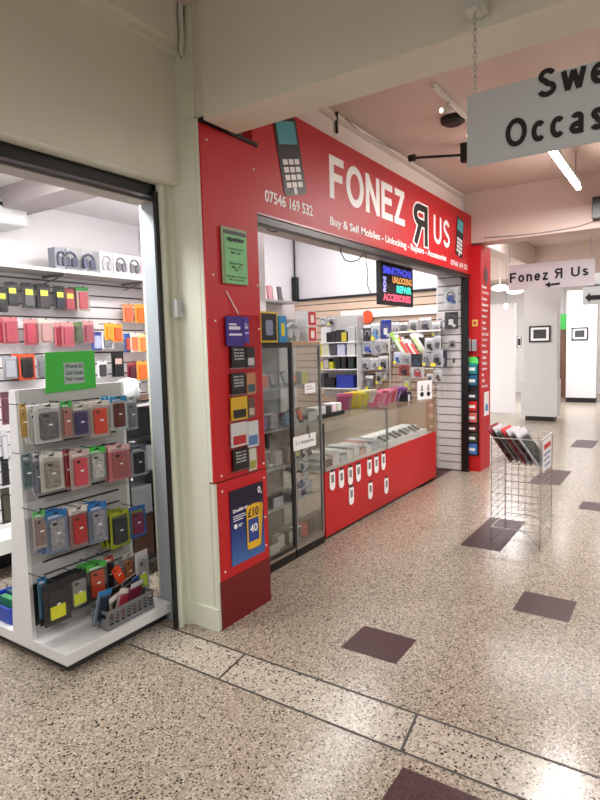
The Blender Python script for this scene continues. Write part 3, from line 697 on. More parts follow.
WL = [
 (-4, 6, 287, 312, 'card', '#c8d23a', '#1c1c1e', '#1c1c1e', 'black yellow-labelled pack at the left edge', 'upper'),
 (4.5, 17, 282, 306, 'card', '#e0e04a', '#1e1e20', '#26262a', 'black yellow-labelled pack, second from left edge', 'upper'),
 (21, 34, 283, 308, 'card', '#dfe04c', '#3a3a3c', '#5b5b5e', 'grey yellow-labelled pack, third from left edge', 'upper'),
 (36, 49, 284, 309, 'card', '#dfe04c', '#2a2a2c', '#3b3030', 'black yellow-labelled pack, fourth from left edge', 'upper'),
 (53, 64, 286, 310, 'card', '#e0e04a', '#303036', '#1c2130', 'dark pack with high yellow label', 'upper'),
 (63, 74, 288, 310, 'card', '#dfd94c', '#a04a52', '#a23c48', 'reddish pack with yellow label', 'upper'),
 (76, 88, 287, 311, 'bag', '#4a9a50', '#b8a090', '#b14a50', 'green topped pack with red and white case', 'upper'),
 (2, 17, 317, 344, 'bag', '#c06a70', '#b85f68', '#b84c5c', 'pink pack nearest left edge', 'middle'),
 (23, 36, 319, 345, 'bag', '#c78a8c', '#c05a66', '#c24a5c', 'rose pink pack second from left edge', 'middle'),
 (38, 52, 319, 343, 'bag', '#c8beb4', '#c8a8a4', '#c79a98', 'pale pink pack with flag picture', 'middle'),
 (61, 73, 322, 347, 'bag', '#c8908c', '#c9707a', '#b85060', 'pink pack in centre', 'middle'),
 (73, 82, 322, 343, 'bag', '#6a7a4a', '#6b7a56', '#4f5a40', 'olive green pack', 'middle'),
 (83, 93, 321, 343, 'bag', '#c78a8c', '#b8606a', '#a85060', 'dusty pink pack right of the olive one', 'middle'),
 (2, 16, 356, 379, 'bag', '#9a9ca4', '#a8aab2', '#b9bac4', 'grey pack with triangle logo', 'lower'),
 (18, 34, 354, 380, 'frame', '#e2542c', '#4a3430', '#1e1a1a', 'orange framed pack with dark case', 'lower'),
 (36, 46, 356, 378, 'bag', '#8a8a8e', '#9c9ca2', '#84848c', 'plain grey pack by the green sign', 'lower'),
 (91, 101, 332, 350, 'bag', '#2a3a8c', '#4550a0', '#a9b0d8', 'navy blue pack', 'middle'),
 (101, 113, 333, 349, 'bag', '#d8d8d8', '#e0e0e4', '#77777c', 'white pack with small device', 'middle'),
 (104, 113, 323, 340, 'bag', '#f2b03a', '#f2b03a', '#e8902c', 'yellow orange pack left of a wider one', 'middle'),
 (112, 122, 324, 342, 'bag', '#f6a93a', '#f3a040', '#e8602c', 'wide orange pack', 'middle'),
 (122.5, 133, 304, 322, 'bag', '#f0905a', '#f29a70', '#e86a4a', 'salmon orange pack, left of three', 'upper'),
 (134.5, 145, 304, 323, 'bag', '#f6b04a', '#f2a040', '#e8702c', 'amber orange pack, middle of three', 'upper'),
 (146, 152, 305, 323, 'bag', '#f08a3a', '#f2902c', '#e8602c', 'deep orange pack, right of three', 'upper'),
 (124, 131, 334, 352, 'bag', '#2a6ac0', '#3a6ab0', '#b04a3a', 'blue and red pack', 'middle right'),
 (130, 138, 333, 352, 'bag', '#f0e0d0', '#f0d8c8', '#ee7a4a', 'white and orange pack left of its pair', 'middle right'),
 (138, 150, 334, 352, 'bag', '#f6d8a0', '#f4c070', '#ee8a4a', 'cream and orange pack right of its pair', 'middle right'),
 (127, 136, 362, 380, 'bag', '#a04a4a', '#8a2a3a', '#5a1a2c', 'dark red pack', 'lower right'),
 (136.5, 147, 361, 380, 'bag', '#f6b04a', '#f0a040', '#e8702c', 'orange pack beside the dark red one', 'lower right'),
 (147, 153, 361, 379, 'bag', '#f0904a', '#f0903a', '#e8702c', 'narrow orange pack by the door jamb', 'lower right'),
 (97, 107, 361, 378, 'bag', '#e0e0e0', '#e4e4e4', '#3a3a3e', 'white earphone pack right of the green sign', 'lower'),
 (111, 123, 352, 377, 'card', '#c9a8a0', '#17171a', '#17171a', 'black pack with faint pink picture', 'lower'),
]
for k, (x0, x1, y0, y1, kd, a, b, c, d, rw) in enumerate(WL):
    Y = 4.24 + .01 * (k % 3)
    p = P((x0 + x1) / 2, y0, 1, Y); h = p.z - P((x0 + x1) / 2, y1, 1, Y).z; w = P(x1, y0, 1, Y).x - P(x0, y0, 1, Y).x
    pack(p, w, h, kd, a, b, c, f'{d}, {rw} row of left shop wall', GL, film=(k < 16), fine=False, th=.02)
    if w > .11 and k < 16:
        pack((p.x - .03, Y + .06, p.z), w * .95, h * .97, kd, a, b, '#4a4448' if k < 7 else c, f'rear copy of {d}, {rw} row of left wall', GL, film=False, fine=False, th=.02)
    HK = MB(); hook(HK, p.x, p.z - .004, 4.38, Y - .02); HK.build('hook', DARK, S1)
# lower goods glimpsed beside the stand
low = [(0, 8, 392, 425, '#5a3c44', '#8c5a62', 'maroon'), (0, 7, 430, 462, '#c8c8cc', '#9a9aa4', 'white'), (0, 9, 488, 524, '#4a4a3c', '#2b2b24', 'dark olive'), (0, 8, 456, 486, '#2c2c30', '#4c4c52', 'charcoal'),
       (132, 146, 412, 440, '#1a1a1c', '#242426', 'black ribbed'), (138, 153, 438, 470, '#cfd0d4', '#b9bac0', 'white papery'), (131, 141, 480, 505, '#18181b', '#1e1e22', 'black'), (142, 155, 478, 510, '#b9babf', '#cfcfd2', 'pale grey'), (145, 158, 515, 548, '#6a6a70', '#85858c', 'mid grey')]
for k, (x0, x1, y0, y1, a, b, d) in enumerate(low):
    Y = 4.2 if k < 4 else 3.4
    p = P((x0 + x1) / 2, y0, 1, Y); h = p.z - P((x0 + x1) / 2, y1, 1, Y).z; w = P(x1, y0, 1, Y).x - P(x0, y0, 1, Y).x
    if k < 4: pack(p, w, h, 'bag', a, b, a, f'{d} pack hanging low at the left edge', None, film=False, fine=False)
lowz = P(4, 534, 1, 4.1).z
t = thing('base_shelf', 'low white shelf under the goods of the left shop wall', 'shelf', (1.2, 3.95, 0))
B(0, 2.6, 0, .42, lowz - .1, lowz).build('board', WHITE, t); B(0.02, 2.58, .3, .42, 0, lowz - .1).build('back_panel', DARK, t)
# side rack behind the stand: dark metal shelves with goods
t = thing('shelf_rack', 'dark metal rack of mixed goods behind the white stand', 'rack', (2.55, 3.15, 0))
rk = MB()
for x in (0, .6):
    for y in (0, .4): rk.box(x, x + .025, y, y + .025, 0, 1.28)
rk.build('posts', DARK, t)
for z in (.12, .44, .74, .99, 1.25): B(0, .625, 0, .425, z, z + .015).build('shelf', mat('#2a2a2d', .4), t)
RG = 'goods on the dark rack'
def onrack(x, y, z, w, d, h, a, b, s): carton((2.55 + x, 3.15 + y, z + .0155), w, d, h, a, b, s + ' on the dark rack behind the stand', RG)
onrack(.12, .02, .12, .2, .3, .30, '#6b4a38', '#5c3e30', 'brown cardboard box, bottom shelf')
onrack(.42, .02, .12, .22, .3, .26, '#3b3b40', '#2b2b30', 'charcoal box, bottom shelf')
onrack(.12, .02, .44, .2, .28, .2, '#b9bac0', '#a3a4aa', 'pale grey box, second shelf')
onrack(.42, .03, .44, .24, .28, .28, '#1b1b1f', '#27272c', 'black box, second shelf')
onrack(.14, .02, .74, .22, .28, .18, '#cfd0d4', '#b9bac0', 'white box, third shelf')
onrack(.44, .02, .74, .22, .28, .2, '#24242a', '#3a3a44', 'black box, third shelf')
onrack(.14, .02, .99, .2, .28, .2, '#17171a', '#202024', 'black ribbed box, fourth shelf')
onrack(.42, .02, .99, .2, .28, .18, '#8b2f38', '#c8c8cc', 'maroon and white box, fourth shelf')
t = thing('storage_canister', 'white rounded canister on top of the dark rack', 'canister', (2.72, 3.3, 1.267))
prof = [(.0, .0), (.07, .0), (.08, .03), (.075, .11), (.06, .14), (.02, .15), (.0, .155)]
mb = MB(); mb.tube([(0, 0, z) for _, z in prof], [max(r, .002) for r, _ in prof], 16); mb.build('canister_body', WHITEP, t, smooth=True)
MB().tube([(.06, 0, .12), (.11, 0, .11), (.11, 0, .05), (.07, 0, .03)], .008).build('handle', WHITEP, t, smooth=True)
# air unit at upper left of left shop
t = thing('air_conditioner', 'white wall unit high on the left shop back wall', 'air conditioner', (2.62, 4.1, 2.62))
p = P(12, 208, 1, 4.1)
B(p.x - 2.62 - .3, p.x - 2.62 + .12, 0, .28, p.z - 2.62 - .12, p.z - 2.62 + .06).build('casing', WHITEP, t, bevel=.02)
B(p.x - 2.62 - .3, p.x - 2.62 + .06, -.004, .02, p.z - 2.62 + .005, p.z - 2.62 + .03).build('outlet', DARK, t)
# small white switch box on the cream strip
t = thing('switch_box', 'small white plastic box screwed to the cream door frame', 'box', P(179, 309, 1, 2.375))
B(-.05, .055, -.035, 0, -.05, .05).build('casing', mat('#c9cfd2', .4), t, bevel=.004); B(-.03, .035, -.038, -.035, -.02, .03).build('cover', mat('#b8bfc2', .4), t)

# ------------------------------------------------------------ SIM packet strip on the pillar
sg = 'SIM packets on the red pillar'
strip = MB().box(2.505, 2.80, 2.160, 2.166, .90, 1.80)
tag(strip.build('display_strip', mat('#a81c22', .25)), 'hanging strip of clear pockets on the tall red panel', 'display strip')
MB().tube([(2.60, 2.158, 1.80), (2.57, 2.150, 1.83), (2.545, 2.158, 1.87), (2.50, 2.16, 1.93)], .003, 5).build('hanging_cord', TXT, bpy.data.objects['display_strip'])
st = [ # x0,x1,y0,y1, colours, letters
 (227, 244, 316, 346, '#3b2a86', '#dcd8ea', 'purple packet, top left'), (244.5, 249.5, 317, 343, '#4b3a96', '#b8b4d8', 'purple packet, top right'),
 (232, 246, 346, 368, '#101012', '#e8e8e8', 'black packet, first row under the purple'), (247.5, 255, 347, 367, '#26262a', '#cfcfcf', 'narrow black packet, first row under the purple'),
 (232, 246, 373.5, 395, '#101012', '#e8e8e8', 'black packet, second row under the purple'), (247.5, 256, 373, 394, '#c98a5c', '#3c5a6c', 'tan and teal packet, second row'),
 (232, 248, 398, 421, '#e2b824', '#1a1a1c', 'yellow and black packet, third row'), (249, 255, 398, 417, '#6a4a3c', '#c9b8a8', 'brown packet, third row'),
 (232, 248, 424, 448, '#dcdcda', '#c02028', 'white and red packet, fourth row'), (248, 259, 422, 448, '#d9dde0', '#5c86b8', 'white and blue leaflet, fourth row'),
 (234, 249, 450, 472, '#101012', '#e8e8e8', 'black packet, lowest row'), (250, 257, 449, 471, '#d8d8cc', '#a8a83c', 'white and olive leaflet, lowest row')]
for k, (x0, x1, y0, y1, c, l, d) in enumerate(st):
    Y = 2.145; p = P(x0, y1, 1, Y); q = P(x1, y1, 1, Y); r = P(x0, y0, 1, Y); w = q.x - p.x; h = r.z - p.z
    t = thing('sim_packet', d + ' of the pillar display strip', 'SIM packet', (p.x, Y, p.z), 0, sg)
    B(0, w, 0, .008, 0, h).build('packet', mat(c, .35), t)
    if c == '#101012':
        for j, s_ in enumerate(('Buy me', 'love me', 'then take', 'me home')):
            text('lettering', s_, (w * .18, 0, h * (.78 - .14 * j)), (w * .85, 0, h * (.78 - .14 * j)), (w * .18, 0, h * (.87 - .14 * j)), TXT, t, .02)
    elif k in (0, 1):
        B(w * .15, w * .8, -.001, 0, h * .55, h * .66).box(w * .15, w * .6, -.001, 0, h * .7, h * .76).box(w * .15, w * .9, -.001, 0, h * .35, h * .42).build('print', mat(l, .5), t)
    else: B(w * .1, w * .9, -.001, 0, h * .08, h * .45).build('print', mat(l, .5), t)
    if k > 1: B(-.006, w + .006, -.006, .014, -.008, h * .98).build('clear_pocket', FILM, t)

# SIM display on the far pillar
t = thing('display_strip', 'green topped hanging SIM display on the far red pillar', 'display strip', (7.07, 2.165, .2)); t.rotation_euler = (0, 0, -PI / 2)
B(-.10, .07, 0, .01, 0, 1.23).build('backing', DARK, t); MB().rr(-.015, 1.17, .15, .12, .05, -.003, 0).build('header', mat('#5fe06a', .5), t)
fp = [(1.02, .13, '#1f8c94', 'teal'), (.88, .12, '#246a88', 'blue green'), (.70, .10, '#30303a', 'charcoal'), (.56, .12, '#d02a2c', 'red'), (.42, .12, '#cf6a60', 'salmon'), (.30, .09, '#5c2a2c', 'brown'), (.17, .11, '#3f4a3c', 'dark green'), (.02, .13, '#4a7ac0', 'blue and white')]
for z, h, c, d in fp:
    u = thing('sim_packet', f'{d} packet on the far red pillar display', 'SIM packet', (7.055, 2.18, .2 + z), -PI / 2, 'SIM packets on the far pillar')
    B(-.07, .06, 0, .012, 0, h).build('packet', mat(c, .4), u); B(-.05, .04, -.001, 0, h * .3, h * .6).build('print', PAPER, u)
u = thing('leaflet_holder', 'clear wire leaflet holder above the green display on far pillar', 'leaflet holder', (7.03, 2.17, 1.50), -PI / 2)
MB().box(-.09, .07, 0, .03, 0, .12).build('holder', FILM, u); MB().box(-.07, -.02, .005, .02, .0, .15).box(.0, .05, .005, .02, .0, .14).build('leaflets', mat('#a8b0b8', .5), u)
u = thing('label', 'small yellow label on the far red pillar', 'label', (7.075, 2.15, 1.80), -PI / 2); B(-.035, .035, 0, .003, 0, .08).build('sticker', mat('#e0c060', .5), u); B(-.015, .015, -.001, 0, .02, .06).build('print', mat('#c03030', .5), u)
# list of words on the pillar's passage face
u = thing('price_list', 'column of small white lettering on far red pillar', 'lettering', (7.29, 2.078, .9))
words_ = ['Phones', 'Unlocking', 'Screens', 'Batteries', 'Chargers', 'Repairs', 'Cases', 'Covers', 'Sim Cards', 'Top Ups', 'Memory', 'Headsets', 'Cables', 'Tablets', 'Laptops', 'Buy', 'Sell', 'Exchange']
for k, s_ in enumerate(words_):
    z = 1.36 - k * .072; w = .03 * len(s_); text('lettering', s_, (-.16, 0, z), (-.16 + w, 0, z), (-.16, 0, z + .04), TXT, u, .03)
MB().rr(0, 1.52, .16, .16, .079, -.003, 0).rr(0, 1.52, .06, .24, .02, -.004, -.003).build('badge', mat('#4a4446', .5), u)
u = thing('notice_sheet', 'white notice with blue square on the far red pillar', 'notice', (7.32, 2.078, .68)); B(-.1, .1, -.004, 0, 0, .30).build('sheet', PAPER, u); B(-.06, .06, -.005, -.004, .06, .14).build('blue_print', mat('#4a90c8', .5), u)

# ------------------------------------------------------------ glass cabinets
def cabinet(x0, x1, dark, label):
    t = thing('glass_cabinet', label, 'display cabinet', (x0, 2.42, 0)); w = x1 - x0; d = .42; fm = DARK if dark else ALU; H = 1.62
    B(0, w, 0, d, 0.0, .06).build('plinth', BLACK, t)
    B(.0, w, .004, d, .06, .085).build('base_board', mat('#8d7f70', .5), t)
    fr = MB()
    for x in (0, w - .018):
        for y in (0, d - .018): fr.box(x, x + .018, y, y + .018, .085, H)
    for y in (0, d - .018): fr.box(.018, w - .018, y, y + .018, H - .018, H).box(.018, w - .018, y, y + .018, .085, .103)
    fr.build('frame', fm, t)
    B(0, w, 0, d, H, H + .02).build('top_board', BLACK if dark else mat('#b08c6c', .5), t)
    B(.018, w - .018, .004, .009, .103, H - .018).build('glass_door', GLASS, t)
    B(.004, .008, .018, d - .018, .103, H - .018).build('side_glass', GLASS, t)
    B(w - .008, w - .004, .018, d - .018, .103, H - .018).build('side_glass', GLASS, t)
    B(.018, w - .018, d - .01, d - .005, .103, H - .018).build('back_panel', mat('#8f9492', .25), t)
    for z in (.42, .72, 1.0, 1.30): B(.01, w - .01, .03, d - .02, z, z + .006).build('glass_shelf', mat('#a8b4b0', .1), t)
    B(w * .48, w * .52, -.006, .004, .9, 1.0).build('lock', fm, t)
    return t
cabinet(2.87, 3.50, True, 'black framed glass cabinet half behind the near pillar')
cabinet(3.515, 3.915, False, 'silver framed glass cabinet next to the red counter')
random.seed(3)
shelfn = {.085: 'floor', .426: 'lowest glass', .726: 'second glass', 1.006: 'third glass', 1.306: 'top glass'}
CI = [  # x, z, kind, colours
 (3.56, 1.306, 'p', '#111114', '#cfcfd4'), (3.68, 1.306, 'p', '#2b2b2e', '#ee8a30'), (3.80, 1.306, 'b', '#e0e0e0', '#d8d83a'),
 (3.56, 1.006, 'b', '#2a7ab0', '#3a9ad0'), (3.64, 1.006, 'p', '#1b1b1d', '#e8d040'), (3.75, 1.006, 'p', '#2b2b2e', '#e8603a'), (3.86, 1.006, 'w', '#e8e8e8', '#d0d0d4'),
 (3.58, .726, 'b', '#5a2a2a', '#8a2a2a'), (3.68, .726, 'p', '#1b1b1d', '#d8e03a'), (3.78, .726, 'p', '#303034', '#9a9aa0'), (3.86, .726, 'p', '#1b1b1d', '#6a6a70'),
 (3.60, .426, 'w', '#dcdce0', '#c8c8cc'), (3.72, .426, 'b', '#2a3a8a', '#20307a'), (3.83, .426, 'b', '#d4d4d8', '#bcbcc4'),
 (3.56, .085, 'b', '#17171a', '#d8d8d8'), (3.65, .085, 'b', '#e0e0e0', '#1a1a1c'), (3.745, .085, 'b', '#a82a2a', '#c04a3a'), (3.85, .085, 'b', '#1d1d20', '#4a4a50'),
 (3.15, 1.306, 'b', '#a8a8aa', '#d8d0a0'), (3.28, 1.306, 'b', '#c8b0b0', '#d84a3a'), (3.40, 1.306, 'p', '#303034', '#a8a8b0'),
 (3.12, 1.006, 'b', '#c89098', '#b87888'), (3.25, 1.006, 'b', '#6a6a90', '#8a8ab8'), (3.38, 1.006, 'b', '#d8dce0', '#b8c4c8'),
 (3.20, .726, 'b', '#202024', '#e0e0e0'), (3.33, .726, 'p', '#c8c8cc', '#505058'), (3.42, .726, 'b', '#d8d8d8', '#c0c0c4'),
 (3.22, .426, 'b', '#70787c', '#9aa4a8'), (3.36, .426, 'w', '#dcdce0', '#d0d0d4'),
 (3.18, .085, 'b', '#c8c040', '#3a3a3c'), (3.30, .085, 'w', '#dcdcd8', '#c8c8c0'), (3.42, .085, 'b', '#b8b8b4', '#d8d8d0')]
cn = {'#111114': 'black', '#2b2b2e': 'dark grey', '#e0e0e0': 'white', '#2a7ab0': 'bright blue', '#1b1b1d': 'black', '#202024': 'black', '#e8e8e8': 'white', '#5a2a2a': 'maroon', '#303034': 'charcoal', '#dcdce0': 'pale', '#2a3a8a': 'navy', '#d4d4d8': 'light grey', '#17171a': 'black',
      '#a82a2a': 'red', '#1d1d20': 'black', '#a8a8aa': 'grey', '#c8b0b0': 'pinkish', '#c89098': 'pink', '#6a6a90': 'violet grey', '#d8dce0': 'pale blue', '#c8c8cc': 'silver', '#d8d8d8': 'white', '#70787c': 'slate', '#c8c040': 'yellow', '#dcdcd8': 'off-white', '#b8b8b4': 'stone grey'}
for x, z, kd, a, b in CI:
    cabn = 'silver framed' if x > 3.5 else 'black framed'; pos_ = 'left' if x < (3.62 if x > 3.5 else 3.22) else ('right' if x > (3.79 if x > 3.5 else 3.37) else 'middle')
    where = f'{pos_} on the {shelfn[z]} shelf of the {cabn} cabinet'
    y = 2.50; g_ = 'goods in the glass cabinets'
    if kd == 'p': handset((x, y, z + .007), .055, .12, a, b, f'{cn[a]} phone standing {where}', g_)
    elif kd == 'b': carton((x, y, z + .007), .085, .06, .10, a, b, f'{cn[a]} box {where}', g_)
    else: carton((x, 2.47, z + .007), .12, .01, .07, a, b, f'{cn[a]} price card {where}', g_, name='price_card', cat='price card')
t = thing('paper_label', 'long white paper label on silver cabinet glass', 'label', P(305.5, 448, 1, 2.418)); B(-.165, .15, -.002, 0, 0, .105).build('sheet', PAPER, t)
text('lettering', '2 x batteries', (-.14, -.002, .04), (.12, -.002, .04), (-.14, -.002, .07), GREY, t, .01)
t = thing('paper_label', 'small square white paper label high on silver cabinet glass', 'label', P(310, 393, 1, 2.418)); B(-.075, .075, -.002, 0, 0, .075).build('sheet', PAPER, t); B(-.05, .05, -.003, -.002, .03, .035).box(-.05, .03, -.003, -.002, .05, .055).build('print', GREY, t)
t = thing('cabinet_lettering', 'grey upright lettering inside lower silver cabinet glass', 'lettering', P(301, 490, 1, 2.418))
text('lettering', 'WARR', (.03, 0, .32), (.03, 0, 0), (.11, 0, .32), mat('#8d9194', .5), t, .03)
# boxes on top of the cabinets
carton((3.27, 2.44, 1.642), .20, .12, .215, '#d8b82c', '#15171f', 'yellow and black headphone box on the black cabinet', 'boxes on top of the cabinets', pic='#7d86a0')
carton((3.435, 2.44, 1.642), .10, .12, .19, '#2f8ec4', '#2c86bc', 'blue box with yellow picture on the black cabinet', 'boxes on top of the cabinets', pic='#d8c83a')
headphone_box((3.63, 2.44, 1.642), .22, .10, .17, '#d8d8d8', '#c8c8cc', 'clear box with silver headphones on the silver cabinet', 'boxes on top of the cabinets', clearbox=True, back='#b8bcae')
carton((3.835, 2.44, 1.642), .12, .12, .12, '#dcdcdc', '#c8343a', 'lower white and red box on the silver cabinet', 'boxes on top of the cabinets', pic='#e8e8e8')
carton((3.835, 2.44, 1.764), .12, .12, .12, '#dcdcdc', '#c8343a', 'upper white and red box stacked on the silver cabinet', 'boxes on top of the cabinets', pic='#e8e8e8')

# ------------------------------------------------------------ books shelf on the back wall (upper left of the shop)
z0 = P(270, 300, 1, 4.6).z
t = thing('wall_shelf', 'grey shelf with magazines high on phone shop back wall', 'shelf', (5.4, 4.5, z0 - .03))
B(0, 1.35, 0, .29, 0, .025).build('board', mat('#9a9698', .4), t); B(0, 1.35, .27, .29, .025, .1).build('back_lip', GREY, t)
for k, (px, c) in enumerate(((260, '#b8a0a4'), (265.5, '#d8c0c0'), (271, '#c08a90'), (276, '#e0d0d0'), (281, '#5c5458'))):
    p = P(px, 299, 1, 4.55)
    carton((p.x, 4.55, z0 - .004), .085, .04, .19, c, c, ('mauve', 'pale pink', 'rose', 'cream', 'dark grey')[k] + ' magazine on the grey shelf near the corner', 'magazines on the grey shelf', tilt=-.12, name='magazine', cat='magazine')

# ------------------------------------------------------------ wall goods (side wall, faces the camera along X)
def wallpeg(wall, X, y, z):
    wx_ = wall.location.x     # wall local frame: x' = -world y, y' = world x - wall x
    MB().tube([(-y, X - .03 - wx_, z), (-y, .006, z)], .003, 4).build('hook', CHROME, wall)
ORD2 = ['first', 'second', 'third', 'fourth', 'fifth', 'sixth', 'seventh', 'eighth', 'ninth', 'tenth', 'eleventh', 'twelfth', 'thirteenth']
def wx(x0, x1, y0, y1, X):
    p = P((x0 + x1) / 2, y1, 0, X); q = P((x0 + x1) / 2, y0, 0, X); w = P(x0, y1, 0, X).y - P(x1, y1, 0, X).y
    return p, w, q.z - p.z
t = thing('shelf_unit', 'white four-tier accessory shelf on the slatted side wall', 'shelf unit', (6.85, 4.05, 0))
SHX = 6.80; shz = {}
for n, (ya, yb) in {'top': (342, 341), 'second': (355.5, 354), 'third': (369, 368), 'bottom': (388, 387)}.items():
    p = P(337, ya, 0, SHX); q = P(316, ya, 0, SHX); r = P(357, ya, 0, SHX); shz[n] = p.z
    B(SHX - 6.85, .20, r.y - 4.05, q.y - 4.05, p.z - .015, p.z).build('shelf', WHITE, t)
B(.17, .2, r.y - 4.05, q.y - 4.05, .9, 2.02).build('back_panel', mat('#bfbdbd', .4), t)
B(SHX - 6.84, .2, r.y - 4.06, r.y - 4.05, .9, 1.99).build('end_panel', mat('#c9c9c9', .4), t)
SI = [('top', 321, 327, 326, 341, '#e6e6e6', '#d8d8d8', 'white rounded'), ('top', 326, 331, 331, 341, '#121214', '#1c1c20', 'black first'), ('top', 331, 336, 330, 341, '#18181b', '#2c2c30', 'black second'), ('top', 336, 341, 329, 341, '#141416', '#303034', 'black third'),
      ('top', 341, 347, 331, 341, '#2a2620', '#c8b83a', 'dark yellow-tagged'), ('top', 348, 355, 326, 341, '#d8d8da', '#b8b8bc', 'white tall'),
      ('second', 318, 322, 344, 355, '#d8d83a', '#c8c82c', 'yellow'), ('second', 322, 329, 343, 355, '#e6e6e6', '#c8ccb0', 'white and yellow'), ('second', 331, 337, 343, 355, '#2a2a30', '#4a4a54', 'dark'), ('second', 337, 345, 344, 355, '#a8acc8', '#c0c4dc', 'lilac'), ('second', 347, 355, 342, 355, '#dcdcdc', '#c8c8c8', 'white'),
      ('third', 318, 323, 362, 369, '#c8c83a', '#d8d83a', 'yellow-tagged low'), ('third', 323, 329, 359, 369, '#1b1b1e', '#b8b0b0', 'black and white'), ('third', 329, 333, 362, 369, '#d0d42c', '#b8bc30', 'lime'), ('third', 335, 340, 356, 369, '#101012', '#1c1c1e', 'black round left'), ('third', 341, 346, 356, 369, '#101012', '#1c1c1e', 'black round middle'), ('third', 348, 354, 357, 369, '#182018', '#203026', 'black green right'),
      ('bottom', 318, 324, 374, 388, '#5a5a60', '#3c3c42', 'grey'), ('bottom', 325, 335, 378, 388, '#101012', '#1a1a1c', 'black wide'), ('bottom', 336, 354, 375, 388, '#1c2c8c', '#24389c', 'blue wide')]
for k, (n, x0, x1, y0, y1, a, b, d) in enumerate(SI):
    p, w, h = wx(x0, x1, y0, y1, SHX + .02)
    carton((SHX + .02, p.y, shz[n]), w * .95, .12, h, a, b, f'{d} item on the {n} tier of the accessory shelf', 'items on the accessory shelf', rz=-PI / 2, name='accessory_box', cat='box')
WG = 'goods hanging on the side wall'
SW = [
 (357, 363, 330, 342, '#e2e2e2', '#c8c8ca', 'white card'), (363.5, 371, 325, 342, '#3c4048', '#30343c', 'dark grey pack'), (371.5, 380, 323, 341, '#dfe6ee', '#6aa8d8', 'white and pale blue pack'), (381, 391, 320, 339, '#1c34a0', '#e8e8f0', 'royal blue pack'),
 (392, 399, 322, 338, '#d0d0d4', '#a8a8b0', 'silver pack high'), (399, 408, 323, 334, '#b8b8bc', '#707078', 'grey gadget pack'), (409, 418, 320, 333, '#d8d8da', '#4a4a50', 'white gadget pack'), (419, 431, 318, 332, '#c0c0c4', '#3a3a40', 'silver and black pack'), (432, 440, 322, 336, '#dcdcde', '#a0a0a8', 'white cable pack'),
 (362, 373, 341, 354, '#ccd2da', '#2850b0', 'pack with blue flower-shaped gadget'), (374, 382, 339, 354, '#d8d8dc', '#8c8c94', 'grey lead pack'), (382, 389, 339, 353, '#dededa', '#a8a498', 'cream pack'),
 (361, 370, 358, 371, '#c4c4c8', '#5a5a60', 'silver gadget pack low'), (370, 379, 358, 370, '#d4d4d6', '#909094', 'pale gadget pack low'), (379, 388, 356, 370, '#dcdcdf', '#303034', 'white pack with dark plug'), (357, 361, 345, 356, '#e0e0e0', '#b8b8b8', 'narrow white pack'),
 (366, 373, 376, 390, '#7c7c80', '#a8a8ac', 'grey cable loop pack')]
for k, (x0, x1, y0, y1, a, b, d) in enumerate(SW):
    p, w, h = wx(x0, x1, y0, y1, 6.93)
    pack((6.93 + .01 * (k % 2), p.y, p.z + h), w, h, 'bag', '#f0f0f0' if k % 3 else a, a, b, f'{d} hanging on the side wall behind the counter', WG, rz=-PI / 2, film=True, fine=False, name='accessory_pack', cat='accessory pack', th=.03)
    wallpeg(SWALL, 6.93, p.y, p.z + h - .004)
    for j in (1,):
        if w > .1: pack((6.99, p.y + .02, p.z + h + .01), w, h, 'bag', '#cfcfcf', '#c4c4c8', b, f'{d}, second one behind it on the side wall', WG, rz=-PI / 2, film=False, fine=False, name='accessory_pack', cat='accessory pack', th=.02)
EX = sorted([(320, 326, 317, 325, '#d8d8da', 'white'), (328, 335, 318, 325, '#b8babf', 'grey'), (392, 398, 340, 350, '#c8c8cc', 'silver grey'), (399, 405, 336, 347, '#3a3a40', 'charcoal'), (373, 380, 344, 356, '#e4e4e4', 'bright white'), (357, 362, 360, 373, '#9aa0a8', 'slate grey'),
 (389, 392, 345, 360, '#d0d0d0', 'narrow white'), (442, 447, 318, 330, '#b8b8bc', 'pale grey'), (436, 442, 337, 349, '#17171a', 'black'), (364, 369, 344, 350, '#e8e8e8', 'tiny white'), (383, 388, 371, 381, '#c8c0b8', 'beige'), (376, 382, 372, 384, '#d8d8d8', 'light grey'), (411, 417, 338, 350, '#8c8c92', 'mid grey')])
for k, (x0, x1, y0, y1, c, d) in enumerate(EX):
    p, w, h = wx(x0, x1, y0, y1, 6.975)
    pack((6.975, p.y, p.z + h), w, h, 'bag', '#e0e0e0', c, '#26262a' if k % 2 else '#f0f0f0', f'{d} gadget pack close to the slats, {ORD2[k]} from the left', WG, rz=-PI / 2, film=True, fine=False, name='accessory_pack', cat='accessory pack', th=.02)
    wallpeg(SWALL, 6.975, p.y, p.z + h - .004)
# wire rack with white frame
t = thing('wire_rack', 'white framed wire rack of accessories beside the end wall', 'rack', (6.86, 2.75, 0))
ya, yb = P(390, 360, 0, 6.86).y - 2.75, P(441, 360, 0, 6.86).y - 2.75; zt, zb = P(392, 333, 0, 6.86).z, P(390, 402, 0, 6.86).z
fr = MB().tube([(0, ya, zb), (0, ya, zt - .06), (0, ya - .02, zt - .02), (0, ya - .06, zt), (0, yb, zt + .01)], .012, 8)
fr.build('frame', WHITE, t, smooth=True)
gr_ = MB()
for k in range(8): 
    z = zb + .1 + k * (zt - zb - .12) / 7; gr_.tube([(.01, ya, z), (.01, yb, z)], .003, 4)
for k in range(9):
    y = ya + (yb - ya) * k / 8; gr_.tube([(.012, y, zb + .1), (.012, y, zt)], .003, 4)
gr_.tube([(.0, yb + .03, zt - .2), (.15, yb + .03, zt - .2)], .006).tube([(0, ya - .03, zt - .2), (.15, ya - .03, zt - .2)], .006)
gr_.build('wire_grid', CHROME, t)
